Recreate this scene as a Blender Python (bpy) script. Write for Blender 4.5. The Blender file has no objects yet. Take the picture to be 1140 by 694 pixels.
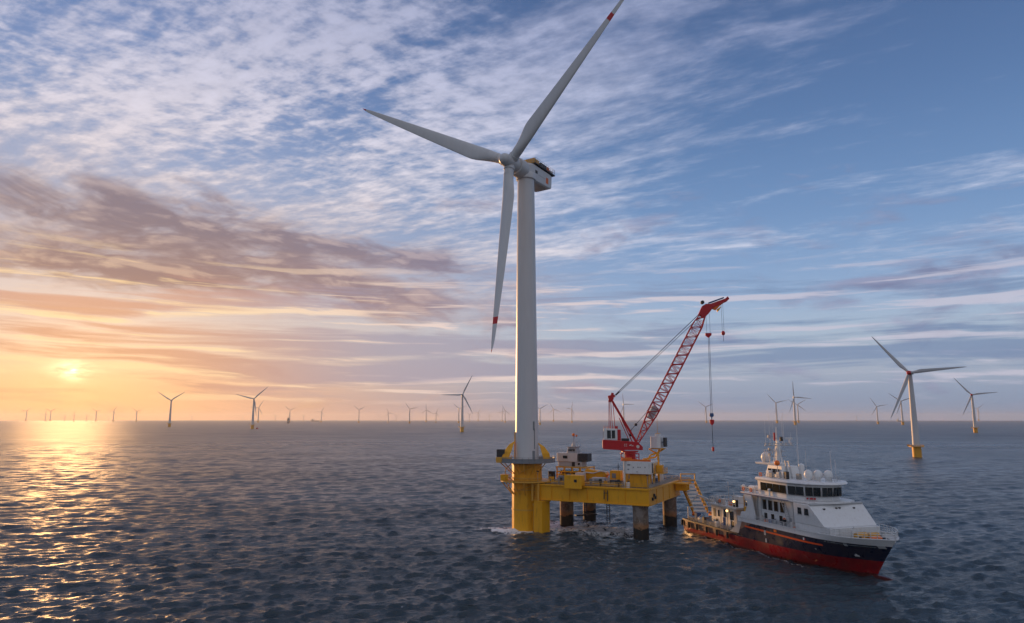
import bpy, bmesh, math, random
import numpy as np
from mathutils import Vector, Matrix, Quaternion

S = bpy.context.scene
COL = S.collection
R = math.radians
random.seed(4)

# ------------------------------------------------------------------ camera
cam_data = bpy.data.cameras.new('camera')
cam = bpy.data.objects.new('camera', cam_data)
COL.objects.link(cam)
cam_data.sensor_fit = 'HORIZONTAL'
cam_data.sensor_width = 36.0
cam_data.lens = 24.0
cam_data.clip_start = 1.0
cam_data.clip_end = 120000.0
PITCH = math.atan(120.0 / 760.0)
cam.location = (0, 0, 30)
cam.rotation_euler = (math.pi / 2 + PITCH, 0, 0)
S.camera = cam

# ------------------------------------------------------------------ exposure, render
S.view_settings.view_transform = 'Standard'
S.view_settings.look = 'None'
S.view_settings.gamma = 1.0
S.view_settings.exposure = 0.12
S.view_settings.use_curve_mapping = False
S.cycles.use_denoising = True
S.cycles.max_bounces = 6
S.cycles.sample_clamp_indirect = 4.0
S.cycles.sample_clamp_direct = 2.3
S.cycles.caustics_reflective = False
S.cycles.caustics_refractive = False

# ------------------------------------------------------------------ sky
SUN_EL, SUN_AZ = 3.4, -32.7        # degrees above the horizon / right of the view axis


class NT:
    """Small expression builder for shader node trees."""
    def __init__(self, tree):
        self.t = tree

    def node(self, kind, **kw):
        n = self.t.nodes.new(kind)
        for k, v in kw.items():
            setattr(n, k, v)
        return n

    def link(self, a, sock):
        if isinstance(a, E):
            self.t.links.new(a.s, sock)
        else:
            sock.default_value = a

    def math(self, op, a, b=0.0, c=None, clamp=False):
        n = self.node('ShaderNodeMath', operation=op, use_clamp=clamp)
        self.link(a, n.inputs[0]); self.link(b, n.inputs[1])
        if c is not None:
            self.link(c, n.inputs[2])
        return E(self, n.outputs[0])

    def xyz(self, x, y, z=0.0):
        n = self.node('ShaderNodeCombineXYZ')
        for i, v in enumerate((x, y, z)):
            self.link(v, n.inputs[i])
        return E(self, n.outputs[0])

    def noise(self, vec, scale=1.0, detail=4.0, rough=0.5, lac=2.0, dist=0.0):
        n = self.node('ShaderNodeTexNoise', noise_dimensions='3D')
        self.link(vec, n.inputs['Vector'])
        n.inputs['Scale'].default_value = scale
        n.inputs['Detail'].default_value = detail
        n.inputs['Roughness'].default_value = rough
        n.inputs['Lacunarity'].default_value = lac
        n.inputs['Distortion'].default_value = dist
        return E(self, n.outputs[0])

    def step(self, x, a, b, lo=0.0, hi=1.0):
        n = self.node('ShaderNodeMapRange', interpolation_type='SMOOTHSTEP', clamp=True)
        self.link(x, n.inputs[0])
        n.inputs[1].default_value = a; n.inputs[2].default_value = b
        n.inputs[3].default_value = lo; n.inputs[4].default_value = hi
        return E(self, n.outputs[0])

    def lin(self, x, a, b, lo=0.0, hi=1.0):
        n = self.node('ShaderNodeMapRange', interpolation_type='LINEAR', clamp=True)
        self.link(x, n.inputs[0])
        n.inputs[1].default_value = a; n.inputs[2].default_value = b
        n.inputs[3].default_value = lo; n.inputs[4].default_value = hi
        return E(self, n.outputs[0])

    def mix(self, fac, a, b, blend='MIX'):
        n = self.node('ShaderNodeMix', data_type='RGBA', blend_type=blend, clamp_factor=True)
        self.link(fac, n.inputs[0])
        for v, sk in ((a, n.inputs[6]), (b, n.inputs[7])):
            if isinstance(v, E):
                self.t.links.new(v.s, sk)
            else:
                sk.default_value = (*v[:3], 1.0)
        return E(self, n.outputs[2])

    def ramp(self, x, stops, interp='B_SPLINE', lo=0.0, hi=1.0):
        n = self.node('ShaderNodeValToRGB')
        cr = n.color_ramp
        cr.interpolation = interp
        while len(cr.elements) < len(stops):
            cr.elements.new(0.5)
        for e, (p_, c_) in zip(cr.elements, stops):
            e.position = (p_ - lo) / (hi - lo); e.color = (*srgb(*c_), 1.0)
        self.link(self.lin(x, lo, hi), n.inputs[0])
        return E(self, n.outputs[0])


class E:
    def __init__(self, nt, s):
        self.nt, self.s = nt, s
    def __add__(a, b): return a.nt.math('ADD', a, b)
    def __radd__(a, b): return a.nt.math('ADD', b, a)
    def __sub__(a, b): return a.nt.math('SUBTRACT', a, b)
    def __rsub__(a, b): return a.nt.math('SUBTRACT', b, a)
    def __mul__(a, b): return a.nt.math('MULTIPLY', a, b)
    def __rmul__(a, b): return a.nt.math('MULTIPLY', b, a)
    def __truediv__(a, b): return a.nt.math('DIVIDE', a, b)
    def __rtruediv__(a, b): return a.nt.math('DIVIDE', b, a)
    def max(a, b): return a.nt.math('MAXIMUM', a, b)
    def min(a, b): return a.nt.math('MINIMUM', a, b)
    def sat(a): return a.nt.math('ADD', a, 0.0, clamp=True)


def srgb(r, g, b):
    f = lambda v: v / 12.92 if v <= 0.04045 else ((v + 0.055) / 1.055) ** 2.4
    return tuple(f(v / 255.0) for v in (r, g, b))


def make_world():
    w = bpy.data.worlds.new('World')
    S.world = w
    w.use_nodes = True
    t = w.node_tree
    t.nodes.clear()
    nt = NT(t)
    tc = nt.node('ShaderNodeTexCoord')
    sep = nt.node('ShaderNodeSeparateXYZ')
    t.links.new(tc.outputs['Generated'], sep.inputs[0])
    x, y, z = (E(nt, sep.outputs[i]) for i in range(3))
    zc = z.max(0.0)
    az = nt.math('ARCTAN2', x, y) * 57.2958
    el = nt.math('ARCSINE', zc) * 57.2958
    # angle to the sun
    sx = math.sin(R(SUN_AZ)) * math.cos(R(SUN_EL)); sy = math.cos(R(SUN_AZ)) * math.cos(R(SUN_EL)); sz = math.sin(R(SUN_EL))
    cosg = (x * sx + y * sy + z * sz).min(1.0).max(-1.0)
    gam = nt.math('ARCCOSINE', cosg) * 57.2958
    daz = nt.math('ABSOLUTE', az - SUN_AZ)
    sunside = nt.step(daz, -6.0, 44.0, 1.0, 0.0)

    def blob(a0, e0, sa, se, tilt=0.0):
        """soft oval patch of sky around azimuth a0, elevation e0 (degrees)"""
        da = az - a0
        u = da / sa
        v = (el - e0 - da * tilt) / se
        return nt.math('POWER', 2.71828, (u * u + v * v) * -0.5)

    # ---- clear sky
    away = nt.ramp(el, [(0, (122, 144, 174)), (2, (134, 154, 184)), (4.0, (166, 176, 196)), (6.5, (174, 190, 208)),
                        (10, (142, 170, 208)), (16, (113, 148, 194)), (24, (88, 120, 168)), (33, (74, 101, 147)), (45, (58, 82, 126)), (90, (38, 62, 108))], hi=90.0)
    sunw = nt.ramp(el, [(0, (212, 154, 120)), (2, (222, 162, 120)), (4, (236, 188, 144)), (7, (228, 204, 186)), (11, (204, 198, 204)),
                        (17, (160, 176, 208)), (25, (112, 140, 190)), (35, (92, 120, 172)), (50, (70, 96, 148)), (90, (40, 64, 110))], hi=90.0)
    col = nt.mix(sunside, away, sunw)
    sky = nt.node('ShaderNodeTexSky', sky_type='NISHITA', sun_disc=False)
    sky.sun_elevation = R(SUN_EL); sky.sun_rotation = R(SUN_AZ)
    sky.air_density = 1.0; sky.dust_density = 1.2; sky.ozone_density = 2.0
    nis = nt.mix(1.0, E(nt, sky.outputs[0]), (0.1, 0.1, 0.1), 'MULTIPLY')
    col = nt.mix(0.12, col, nis)

    # ---- cloud coordinates: a flat deck seen in perspective
    k = 1.0 / (zc + 0.07)
    px, py = x * k, y * k
    ca, sa_ = math.sin(R(-62)), math.cos(R(-62))
    along = px * ca + py * sa_
    across = px * (-sa_) + py * ca
    warp = nt.noise(nt.xyz(along * 0.8, across * 0.8, 3.1), 1.0, 2.0) - 0.5
    warp2 = nt.noise(nt.xyz(along * 0.8, across * 0.8, 7.7), 1.0, 2.0) - 0.5

    # ---- high thin cloud: long streaks broken into ripples
    streak = nt.noise(nt.xyz(along * 0.75 + warp * 0.7, across * 2.6 + warp2 * 1.3, 0.3), 1.0, 7.0, 0.62)
    ripple = nt.noise(nt.xyz(along * 10.0 + warp * 2.2, across * 20.0 + warp2 * 2.6, 5.3), 1.0, 5.0, 0.6)
    cells = nt.noise(nt.xyz(along * 21.0 - across * 6.0 + warp * 3.0, across * 19.0 + warp2 * 3.0, 15.3), 1.0, 4.0, 0.55)
    puff = nt.noise(nt.xyz(along * 1.5 + warp, across * 2.6 + warp2, 9.1), 1.0, 5.0, 0.55)
    hi_cov = (blob(-34, 22, 17, 7) * 0.16 + blob(-12, 20, 15, 8) * 0.10 + blob(-12, 30, 13, 5) * 0.12
              + blob(8, 20, 11, 8, 0.1) * 0.10 + blob(29, 12.0, 9, 1.6, -0.02) * 0.09 + blob(17, 13.5, 5, 0.45, 0.16) * 0.10 + blob(18, 27, 10, 4) * 0.03
              - blob(35, 26, 14, 9) * 0.05 - blob(12, 10.5, 14, 3.0) * 0.10 - 0.075)
    west = nt.step(az, 12.0, -14.0)
    dens = 0.5 + (streak - 0.5) * 1.05 + (puff - 0.5) * 0.35 + (ripple - 0.5) * (0.34 + west * 0.34) + (cells - 0.5) * 0.75 * west * nt.step(el, 15.0, 24.0) + hi_cov
    hi = nt.step(dens, 0.40, 0.84)
    hi_fade = nt.step(el, 6.0, 13.0)
    hi_col = nt.mix(nt.step(gam, 8.0, 52.0), nt.ramp(el, [(0, (255, 218, 168)), (12, (248, 222, 204)), (18, (242, 226, 222)), (26, (216, 210, 222)), (40, (184, 184, 206)), (90, (166, 168, 192))], hi=90.0),
                    nt.ramp(el, [(0, (214, 206, 214)), (14, (220, 222, 236)), (22, (200, 204, 226)), (30, (160, 168, 200)), (90, (124, 134, 168))], hi=90.0))
    shade = nt.lin(ripple * 0.5 + cells * 0.3 + streak * 0.2, 0.36, 0.62, 0.80, 1.06)
    shv = nt.xyz(shade * 0.98, shade * 0.99, shade)
    hi_col = nt.mix(nt.step(el, 9.0, 18.0), hi_col, nt.mix(1.0, hi_col, shv, 'MULTIPLY'))
    col = nt.mix(hi * hi_fade * 0.85, col, hi_col)

    # a thin grey veil under it on the sun side
    veil_ = (blob(-33, 13.0, 15, 4.2, -0.05) * 0.55 + blob(-12, 11.5, 10, 2.6, -0.04) * 0.34) * nt.lin(streak, 0.34, 0.60, 0.35, 1.0)
    col = nt.mix(veil_, col, nt.ramp(el, [(0, (224, 172, 136)), (9, (204, 172, 158)), (14, (168, 152, 156)), (22, (166, 158, 172)), (90, (160, 160, 180))], hi=90.0))

    # ---- middle deck: grey-mauve cloud bank on the left with lit edges
    wq = nt.noise(nt.xyz(az * 0.07, el * 0.16, 21.0), 1.0, 3.0) - 0.5
    wr = nt.noise(nt.xyz(az * 0.07, el * 0.16, 31.0), 1.0, 3.0) - 0.5
    def mid(off):
        a = az + off
        e = el - off * 0.7
        u = a * 0.105 + wq * 1.2
        v = (e + a * 0.07) * 0.40 + wr * 1.2
        return (nt.noise(nt.xyz(u, v, 1.7), 1.0, 7.0, 0.54)
                + (nt.noise(nt.xyz(u * 2.6, v * 2.1, 4.7), 1.0, 6.0, 0.55) - 0.5) * 0.75)
    m0 = mid(0.0)
    m1 = mid(-1.0)
    mcov = (blob(-37, 14.6, 12, 2.1, -0.06) * 0.27 + blob(-23, 13.6, 7, 1.7, -0.16) * 0.22 + blob(-9.5, 13.2, 7, 1.1, -0.05) * 0.25
            + blob(-9, 10.4, 8, 1.2, -0.10) * 0.26 + blob(-36, 10.6, 10, 1.2, -0.06) * 0.19 + blob(-22, 10.4, 9, 1.0, -0.08) * 0.25
            + blob(28, 9.9, 7, 0.75, 0.09) * 0.25 + blob(37, 11.0, 5, 0.6, 0.08) * 0.20 + blob(36, 13.6, 4, 0.5, 0.1) * 0.16
            - blob(-30, 7.8, 10, 0.6) * 0.10 - nt.step(el, 17.5, 21.0) * 0.25 - 0.14)
    md = nt.step(m0 + mcov, 0.37, 0.74)
    lit = nt.step(m0 - m1, 0.0, 0.22)
    m_dark = nt.mix(nt.step(gam, 5.0, 50.0), nt.ramp(el, [(0, (206, 142, 96)), (6, (186, 134, 104)), (10, (158, 124, 112)), (14, (132, 114, 118)), (22, (122, 112, 126)), (90, (110, 110, 130))], hi=90.0),
                    nt.ramp(el, [(0, (112, 118, 150)), (12, (118, 124, 156)), (22, (116, 122, 152)), (90, (100, 110, 140))], hi=90.0))
    m_lit = nt.mix(nt.step(gam, 5.0, 50.0), nt.ramp(el, [(0, (255, 206, 140)), (9, (240, 198, 158)), (16, (206, 184, 178)), (24, (190, 180, 190)), (90, (180, 180, 195))], hi=90.0), srgb(160, 162, 190))
    mcol = nt.mix(lit * 0.5 + (1.0 - md) * 0.25, m_dark, m_lit)
    col = nt.mix(md * 0.90, col, mcol)

    # ---- low stratus: long thin bands just over the horizon
    lw = nt.noise(nt.xyz(az * 0.05, el * 0.3, 2.2), 1.0, 3.0) - 0.5
    def low(de):
        return nt.noise(nt.xyz(az * 0.055 + lw, (el + de) * 0.95 + az * 0.012 + lw * 1.6, 8.4), 1.0, 7.0, 0.58)
    l0 = low(0.0)
    l1 = low(0.45)
    lcov = (blob(-26, 5.8, 16, 0.7) * 0.08 + blob(-8, 6.2, 13, 1.3) * 0.14 + blob(26, 4.9, 13, 0.65, 0.02) * 0.26 + blob(-35, 7.2, 9, 0.8) * 0.16 + blob(-24, 8.4, 9, 0.7) * 0.10
            + blob(-14, 3.4, 12, 0.7) * 0.10 + blob(8, 5.6, 9, 0.6) * 0.10 - blob(-33, 4.0, 7, 0.5) * 0.10 - blob(0, 2.6, 20, 0.5) * 0.06 - 0.05)
    lm = nt.step(el, 0.8, 2.4) * nt.step(el, 9.5, 14.0, 1.0, 0.0)
    ld = nt.step(l0 + lcov, 0.46, 0.64) * lm
    l_dark = nt.mix(nt.step(gam, 2.0, 24.0), srgb(214, 150, 110), nt.mix(nt.step(az, -8.0, 22.0), srgb(154, 148, 166), srgb(106, 130, 166)))
    l_edge = nt.mix(nt.step(gam, 3.0, 30.0), srgb(255, 218, 160), nt.mix(nt.step(az, -5.0, 25.0), srgb(236, 212, 202), srgb(192, 190, 206)))
    col = nt.mix(nt.step(l1 - l0, 0.03, 0.16) * lm * 0.75, col, l_edge)
    col = nt.mix(ld * 0.72, col, l_dark)

    # ---- light of the sun through the cloud
    veil = 1.15 - ld * 0.75
    ragged = nt.noise(nt.xyz(az * 0.45, el * 1.9, 3.3), 1.0, 5.0, 0.6)
    stripe = nt.step(ragged, 0.34, 0.66)
    gu = daz / 1.5
    gv_ = (el - SUN_EL) / 0.5
    core = nt.math('POWER', 2.71828, (gu * gu + gv_ * gv_) * -1.6)
    glow = (nt.math('POWER', 2.71828, gam * -4.0) * 5.0 * (0.25 + stripe) + core * nt.step(ragged, 0.36, 0.60) * 1.0
            + nt.math('POWER', 2.71828, gam * -0.38) * 0.14 * veil * (0.35 + stripe * 0.65) + nt.math('POWER', 2.71828, gam * -0.10) * 0.05 * (1.1 - md * 0.5))
    gcol = nt.node('ShaderNodeMix', data_type='RGBA', blend_type='MULTIPLY')
    gcol.inputs[0].default_value = 1.0
    gcol.inputs[7].default_value = (1.0, 0.64, 0.36, 1)
    gv = nt.node('ShaderNodeCombineXYZ')
    for i in range(3):
        t.links.new(glow.s, gv.inputs[i])
    t.links.new(gv.outputs[0], gcol.inputs[6])
    col = nt.mix(1.0, col, E(nt, gcol.outputs[2]), 'ADD')
    # unseen sky behind the camera and overhead: pale cloud added as fill light
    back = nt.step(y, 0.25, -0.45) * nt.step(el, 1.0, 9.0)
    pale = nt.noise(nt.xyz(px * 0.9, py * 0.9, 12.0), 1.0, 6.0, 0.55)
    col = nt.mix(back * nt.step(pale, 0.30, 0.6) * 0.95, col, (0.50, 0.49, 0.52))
    col = nt.mix(nt.step(el, 38.0, 62.0) * nt.step(pale, 0.30, 0.6) * 0.8, col, (0.52, 0.53, 0.60))
    # below the horizon: what the open sea would send up
    col = nt.mix(nt.step(z, -0.02, 0.0), (0.09, 0.11, 0.14), col)
    ten = nt.mix(1.0, col, (10.0, 10.0, 10.0), 'MULTIPLY')
    bg = nt.node('ShaderNodeBackground')
    bg.inputs['Strength'].default_value = 0.1
    nt.link(ten, bg.inputs['Color'])
    out = nt.node('ShaderNodeOutputWorld')
    t.links.new(bg.outputs[0], out.inputs[0])
    w.cycles.sampling_method = 'MANUAL'
    w.cycles.sample_map_resolution = 1024


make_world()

# ------------------------------------------------------------------ sun
sun_data = bpy.data.lights.new('sun', 'SUN')
sun_data.energy = 4.2
sun_data.angle = R(5.0)
sun_data.color = (1.0, 0.52, 0.20)
sun = bpy.data.objects.new('sun', sun_data)
COL.objects.link(sun)
sun_dir = Vector((math.sin(R(SUN_AZ)) * math.cos(R(SUN_EL)), math.cos(R(SUN_AZ)) * math.cos(R(SUN_EL)), math.sin(R(SUN_EL))))
sun.rotation_euler = sun_dir.to_track_quat('Z', 'Y').to_euler()

# ------------------------------------------------------------------ helpers for things
def tag(o, label=None, cat=None, group=None, kind=None):
    if label: o['label'] = label
    if cat: o['category'] = cat
    if group: o['group'] = group
    if kind: o['kind'] = kind
    return o


def principled(name, color, rough=0.5, metal=0.0, spec=0.5):
    m = bpy.data.materials.new(name)
    m.use_nodes = True
    b = m.node_tree.nodes['Principled BSDF']
    b.inputs['Base Color'].default_value = (*color, 1)
    b.inputs['Roughness'].default_value = rough
    b.inputs['Metallic'].default_value = metal
    b.inputs['Specular IOR Level'].default_value = spec
    return m, b


# ------------------------------------------------------------------ sea
def wave_field(X, Y, cell):
    """sum of many wind waves of random heading; short waves drop out where the sheet is too coarse for them"""
    rng = np.random.default_rng(11)
    H_ = np.zeros_like(X); DX = np.zeros_like(X); DY = np.zeros_like(X)
    n = 130
    lam = np.exp(rng.uniform(math.log(1.1), math.log(26.0), n))
    main = R(-72)                        # heading of the wind sea
    th = main + rng.normal(0, 1, n) * np.interp(lam, [1.3, 8, 34], [0.50, 0.36, 0.26])
    ph = rng.uniform(0, 2 * math.pi, n)
    amp = 0.0088 * lam * (np.exp(-(lam / 4.2) ** 2) + 0.40 * np.exp(-(lam / 19.0) ** 2)) * rng.uniform(0.6, 1.3, n)
    grp = rng.uniform(0, 2 * math.pi, n)
    for i in range(n):
        k = 2 * math.pi / lam[i]
        cx, cy = math.cos(th[i]), math.sin(th[i])
        a = amp[i] * np.clip((lam[i] / cell - 2.5) / 3.0, 0, 1)
        if a.max() <= 0:
            continue
        arg = k * (X * cx + Y * cy) + ph[i] + 0.35 * np.sin(k * 0.13 * (X * -cy + Y * cx) + grp[i])
        s_, c_ = np.sin(arg), np.cos(arg)
        H_ += a * c_
        DX -= a * 1.25 * cx * s_
        DY -= a * 1.25 * cy * s_
    return H_, DX, DY


def water_material():
    m = bpy.data.materials.new('sea_water')
    m.use_nodes = True
    t = m.node_tree
    nt = NT(t)
    b = t.nodes['Principled BSDF']
    b.inputs['Base Color'].default_value = (0.034, 0.056, 0.072, 1)
    b.inputs['Roughness'].default_value = 0.06
    b.inputs['IOR'].default_value = 1.333
    geo = nt.node('ShaderNodeNewGeometry')
    sep = nt.node('ShaderNodeSeparateXYZ')
    t.links.new(geo.outputs['Position'], sep.inputs[0])
    X, Y = E(nt, sep.outputs[0]), E(nt, sep.outputs[1])
    c_, s_ = math.cos(R(-72)), math.sin(R(-72))
    u = X * c_ + Y * s_
    v = X * (-s_) + Y * c_
    w0 = nt.noise(nt.xyz(u * 0.10, v * 0.06, 0.0), 1.0, 2.0) - 0.5
    n0 = nt.noise(nt.xyz(u * 0.30 + w0 * 1.5, v * 0.10, 11.0), 1.0, 4.0, 0.55)
    n1 = nt.noise(nt.xyz(u * 0.95 + w0 * 2.0, v * 0.34, 1.0), 1.0, 5.0, 0.62)
    n2 = nt.noise(nt.xyz(u * 3.3, v * 1.5 + w0 * 3.0, 4.0), 1.0, 4.0, 0.6)
    gust = nt.noise(nt.xyz(X * 0.006, Y * 0.014, 2.0), 1.0, 4.0, 0.6)
    gusty = nt.lin(gust, 0.32, 0.68, 0.45, 1.45)
    r0 = 1.0 - nt.math('ABSOLUTE', n0 - 0.5) * 3.0
    r1 = 1.0 - nt.math('ABSOLUTE', n1 - 0.5) * 3.0
    h = (r0 * 0.50 + r1 * 0.24 + n1 * 0.25 + n2 * 0.20) * gusty
    bump = nt.node('ShaderNodeBump')
    bump.inputs['Strength'].default_value = 1.0
    bump.inputs['Distance'].default_value = 1.0
    nt.link(h, bump.inputs['Height'])
    # ripples too small for the mesh or the bump at a distance: tilt the facet itself
    dist = nt.math('SQRT', X * X + Y * Y)
    tx = nt.noise(nt.xyz(X * 2.3, Y * 2.3, 0.0), 1.0, 5.0, 0.6) - 0.5
    ty = nt.noise(nt.xyz(X * 2.3, Y * 2.3, 40.0), 1.0, 5.0, 0.6) - 0.5
    tilt = nt.xyz(tx * 0.45, ty * 0.5, 0.0)
    add = nt.node('ShaderNodeVectorMath', operation='ADD')
    t.links.new(bump.outputs[0], add.inputs[0]); t.links.new(tilt.s, add.inputs[1])
    nrm = nt.node('ShaderNodeVectorMath', operation='NORMALIZE')
    t.links.new(add.outputs[0], nrm.inputs[0])
    t.links.new(nrm.outputs[0], b.inputs['Normal'])
    # broken foam round the legs and in their lee
    def patch(cx, cy, rx, ry):
        dx_, dy_ = (X - cx) / rx, (Y - cy) / ry
        return nt.math('POWER', 2.71828, (dx_ * dx_ + dy_ * dy_) * -1.0)
    near = (patch(2.5, 193.0, 8.0, 5.0) * 0.9 + patch(12.5, 203.0, 6.5, 8.0) * 0.85 + patch(20.0, 199.0, 8.0, 9.0) * 1.0 + patch(28.0, 192.0, 7.5, 8.0) * 1.0
            + patch(33.0, 180.0, 4.0, 4.0) * 0.5 + patch(24.0, 214.0, 9.0, 6.0) * 0.5 + patch(-4.0, 196.0, 6.0, 4.0) * 0.8)
    ct, st = math.cos(R(-73)), math.sin(R(-73))
    ul = (X - 53.21) * ct + (Y - 194.88) * st
    vl = (Y - 194.88) * ct - (X - 53.21) * st
    wake = nt.math('POWER', 2.71828, (vl + 7.2) * (vl + 7.2) * -1.4) * nt.step(ul, 2.0, 10.0) * nt.step(ul, 46.0, 52.0, 1.0, 0.0) * 0.45
    f1 = nt.noise(nt.xyz(X * 0.35 + w0 * 2.0, Y * 0.22 + w0 * 2.0, 3.0), 1.0, 6.0, 0.65)
    f2 = nt.noise(nt.xyz(X * 1.6, Y * 0.9, 9.0), 1.0, 4.0, 0.6)
    ridge = 1.0 - nt.math('ABSOLUTE', f1 - 0.5) * 5.0
    foam = nt.step(ridge * 0.75 + f2 * 0.75 + (near.min(1.0) + wake) * 0.62, 1.20, 1.62)
    # a few whitecaps far apart on the open sea
    caps = nt.step(nt.noise(nt.xyz(X * 0.09, Y * 0.16, 5.0), 1.0, 5.0, 0.6) + (f2 - 0.5) * 0.25, 0.74, 0.80) * 0.5
    foam = (foam + caps).min(0.95)
    col = nt.mix(foam, (0.034, 0.056, 0.072), (0.86, 0.87, 0.88))
    nt.link(col, b.inputs['Base Color'])
    nt.link(nt.math('SQRT', nt.lin(dist, 60.0, 1500.0, 0.010, 0.12)) * (0.8 + gusty * 0.2) + foam * 0.45, b.inputs['Roughness'])
    return m


def make_sea():
    r = np.exp(np.arange(math.log(38.0), math.log(1600.0), 0.0028))
    r = np.concatenate([[1.0, 12.0, 25.0], r, np.exp(np.linspace(math.log(1650.0), math.log(20000.0), 50))])
    th = np.radians(np.linspace(-55, 55, 1040))
    back = np.radians(np.linspace(60, 300, 40))
    th = np.concatenate([th, back])
    nr, na = len(r), len(th)
    RR, TT = np.meshgrid(r, th, indexing='ij')
    X, Y = RR * np.sin(TT), RR * np.cos(TT)
    cell = np.maximum(RR * 0.0028, 0.12) * np.ones_like(RR)
    cell[:, 1040:] = 1e6
    cell[r > 1600] = 1e6
    cell[r < 37] = 1e6
    Hh, DX, DY = wave_field(X, Y, cell)
    co = np.stack([X + DX, Y + DY, Hh], -1).reshape(-1, 3)
    i = np.arange(nr - 1)[:, None]; j = np.arange(na)[None, :]
    jn = (j + 1) % na
    q = np.stack([i * na + j, (i + 1) * na + j, (i + 1) * na + jn, i * na + jn], -1).reshape(-1, 4)[:, ::-1]
    me = bpy.data.meshes.new('sea')
    me.vertices.add(len(co)); me.vertices.foreach_set('co', co.astype(np.float32).ravel())
    me.loops.add(q.size); me.loops.foreach_set('vertex_index', q.astype(np.int32).ravel())
    me.polygons.add(len(q)); me.polygons.foreach_set('loop_start', np.arange(0, q.size, 4, dtype=np.int32))
    me.polygons.foreach_set('use_smooth', np.ones(len(q), dtype=bool))
    me.update(calc_edges=True)
    me.materials.append(water_material())
    o = bpy.data.objects.new('sea', me)
    COL.objects.link(o)
    tag(o, kind='structure')
    return o


make_sea()


# ------------------------------------------------------------------ the air over the sea
def make_haze():
    me = bpy.data.meshes.new('haze')
    x0, x1, y0, y1, z0, z1 = -20500, 20500, -20500, 20500, -4.0, 180.0
    v = [(x0, y0, z0), (x1, y0, z0), (x1, y1, z0), (x0, y1, z0), (x0, y0, z1), (x1, y0, z1), (x1, y1, z1), (x0, y1, z1)]
    me.from_pydata(v, [], [(3, 2, 1, 0), (4, 5, 6, 7), (0, 1, 5, 4), (1, 2, 6, 5), (2, 3, 7, 6), (3, 0, 4, 7)])
    m = bpy.data.materials.new('haze_air')
    m.use_nodes = True
    t = m.node_tree
    t.nodes.clear()
    out = t.nodes.new('ShaderNodeOutputMaterial')
    p = t.nodes.new('ShaderNodeVolumePrincipled')
    p.inputs['Color'].default_value = (0.92, 0.94, 0.97, 1)
    p.inputs['Density'].default_value = 2.7e-5
    p.inputs['Anisotropy'].default_value = 0.35
    t.links.new(p.outputs[0], out.inputs['Volume'])
    me.materials.append(m)
    o = bpy.data.objects.new('haze', me)
    COL.objects.link(o)
    tag(o, kind='stuff')


make_haze()

# ------------------------------------------------------------------ materials
def paint(name, color, rough=0.45, dirt=0.25, dirt_col=(0.12, 0.08, 0.05), scale=0.6, streak=True, spec=0.4):
    """painted steel with faint weather streaks"""
    m, b = principled(name, color, rough, 0.0, spec)
    t = m.node_tree; nt = NT(t)
    tc = nt.node('ShaderNodeTexCoord')
    mp = nt.node('ShaderNodeMapping')
    t.links.new(tc.outputs['Object'], mp.inputs[0])
    mp.inputs['Scale'].default_value = (scale * 2, scale * 2, scale * (0.35 if streak else 2))
    v = E(nt, mp.outputs[0])
    n = nt.noise(v, 1.0, 6.0, 0.6)
    n2 = nt.noise(v, 4.3, 4.0, 0.6)
    f = nt.step(n * 0.7 + n2 * 0.3, 0.50, 0.72) * dirt
    c = nt.mix(f, color, dirt_col)
    c = nt.mix((n2 - 0.5) * 0.5 + 0.12, c, tuple(v_ * 0.75 for v_ in color))
    nt.link(c, b.inputs['Base Color'])
    nt.link((n2 - 0.5) * 0.35 + rough, b.inputs['Roughness'])
    return m


M = {}
M['white'] = paint('white_paint', (0.72, 0.73, 0.73), 0.4, 0.30, (0.30, 0.20, 0.13), 0.8)
M['white_worn'] = paint('worn_white_paint', (0.62, 0.60, 0.57), 0.5, 0.45, (0.22, 0.14, 0.09), 0.9)
M['turbine'] = paint('turbine_paint', (0.60, 0.61, 0.62), 0.38, 0.10, (0.30, 0.29, 0.27), 0.12)
M['far_turbine'] = principled('far_turbine_paint', (0.50, 0.51, 0.53), 0.5)[0]
M['grey'] = paint('grey_paint', (0.20, 0.22, 0.24), 0.5, 0.3)
M['light_grey'] = paint('light_grey_paint', (0.42, 0.43, 0.44), 0.5, 0.3)
M['dark'] = paint('dark_steel', (0.03, 0.032, 0.036), 0.5, 0.2)
M['yellow'] = paint('yellow_paint', (0.80, 0.38, 0.010), 0.42, 0.55, (0.22, 0.09, 0.02), 0.75)
M['yellow_worn'] = paint('worn_yellow_paint', (0.68, 0.36, 0.055), 0.5, 0.55, (0.20, 0.10, 0.04), 0.9)
M['far_yellow'] = principled('far_yellow_paint', (0.66, 0.32, 0.02), 0.5)[0]
M['red'] = paint('red_paint', (0.50, 0.012, 0.020), 0.4, 0.2, (0.12, 0.02, 0.02), 0.8)
M['orange'] = paint('orange_paint', (0.80, 0.17, 0.02), 0.45, 0.2)
M['blue'] = paint('blue_paint', (0.03, 0.09, 0.24), 0.4, 0.2)
M['deck'] = paint('deck_plate', (0.16, 0.13, 0.09), 0.7, 0.5, (0.08, 0.05, 0.03), 0.8, False)
M['deck_green'] = paint('ship_deck', (0.10, 0.13, 0.14), 0.7, 0.4, (0.10, 0.06, 0.04), 0.8, False)
M['black'] = principled('black_rubber', (0.012, 0.012, 0.013), 0.7)[0]
M['cable'] = principled('steel_cable', (0.05, 0.05, 0.055), 0.5, 0.6)[0]
M['glass'], _b = principled('dark_glass', (0.010, 0.016, 0.020), 0.06, 0.0, 0.8)
M['galv'] = paint('galvanised_steel', (0.30, 0.29, 0.27), 0.5, 0.4)
M['lamp'], _b = principled('lit_lamp', (1.0, 0.7, 0.35), 0.4)
_b.inputs['Emission Color'].default_value = (1.0, 0.62, 0.25, 1)
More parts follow.
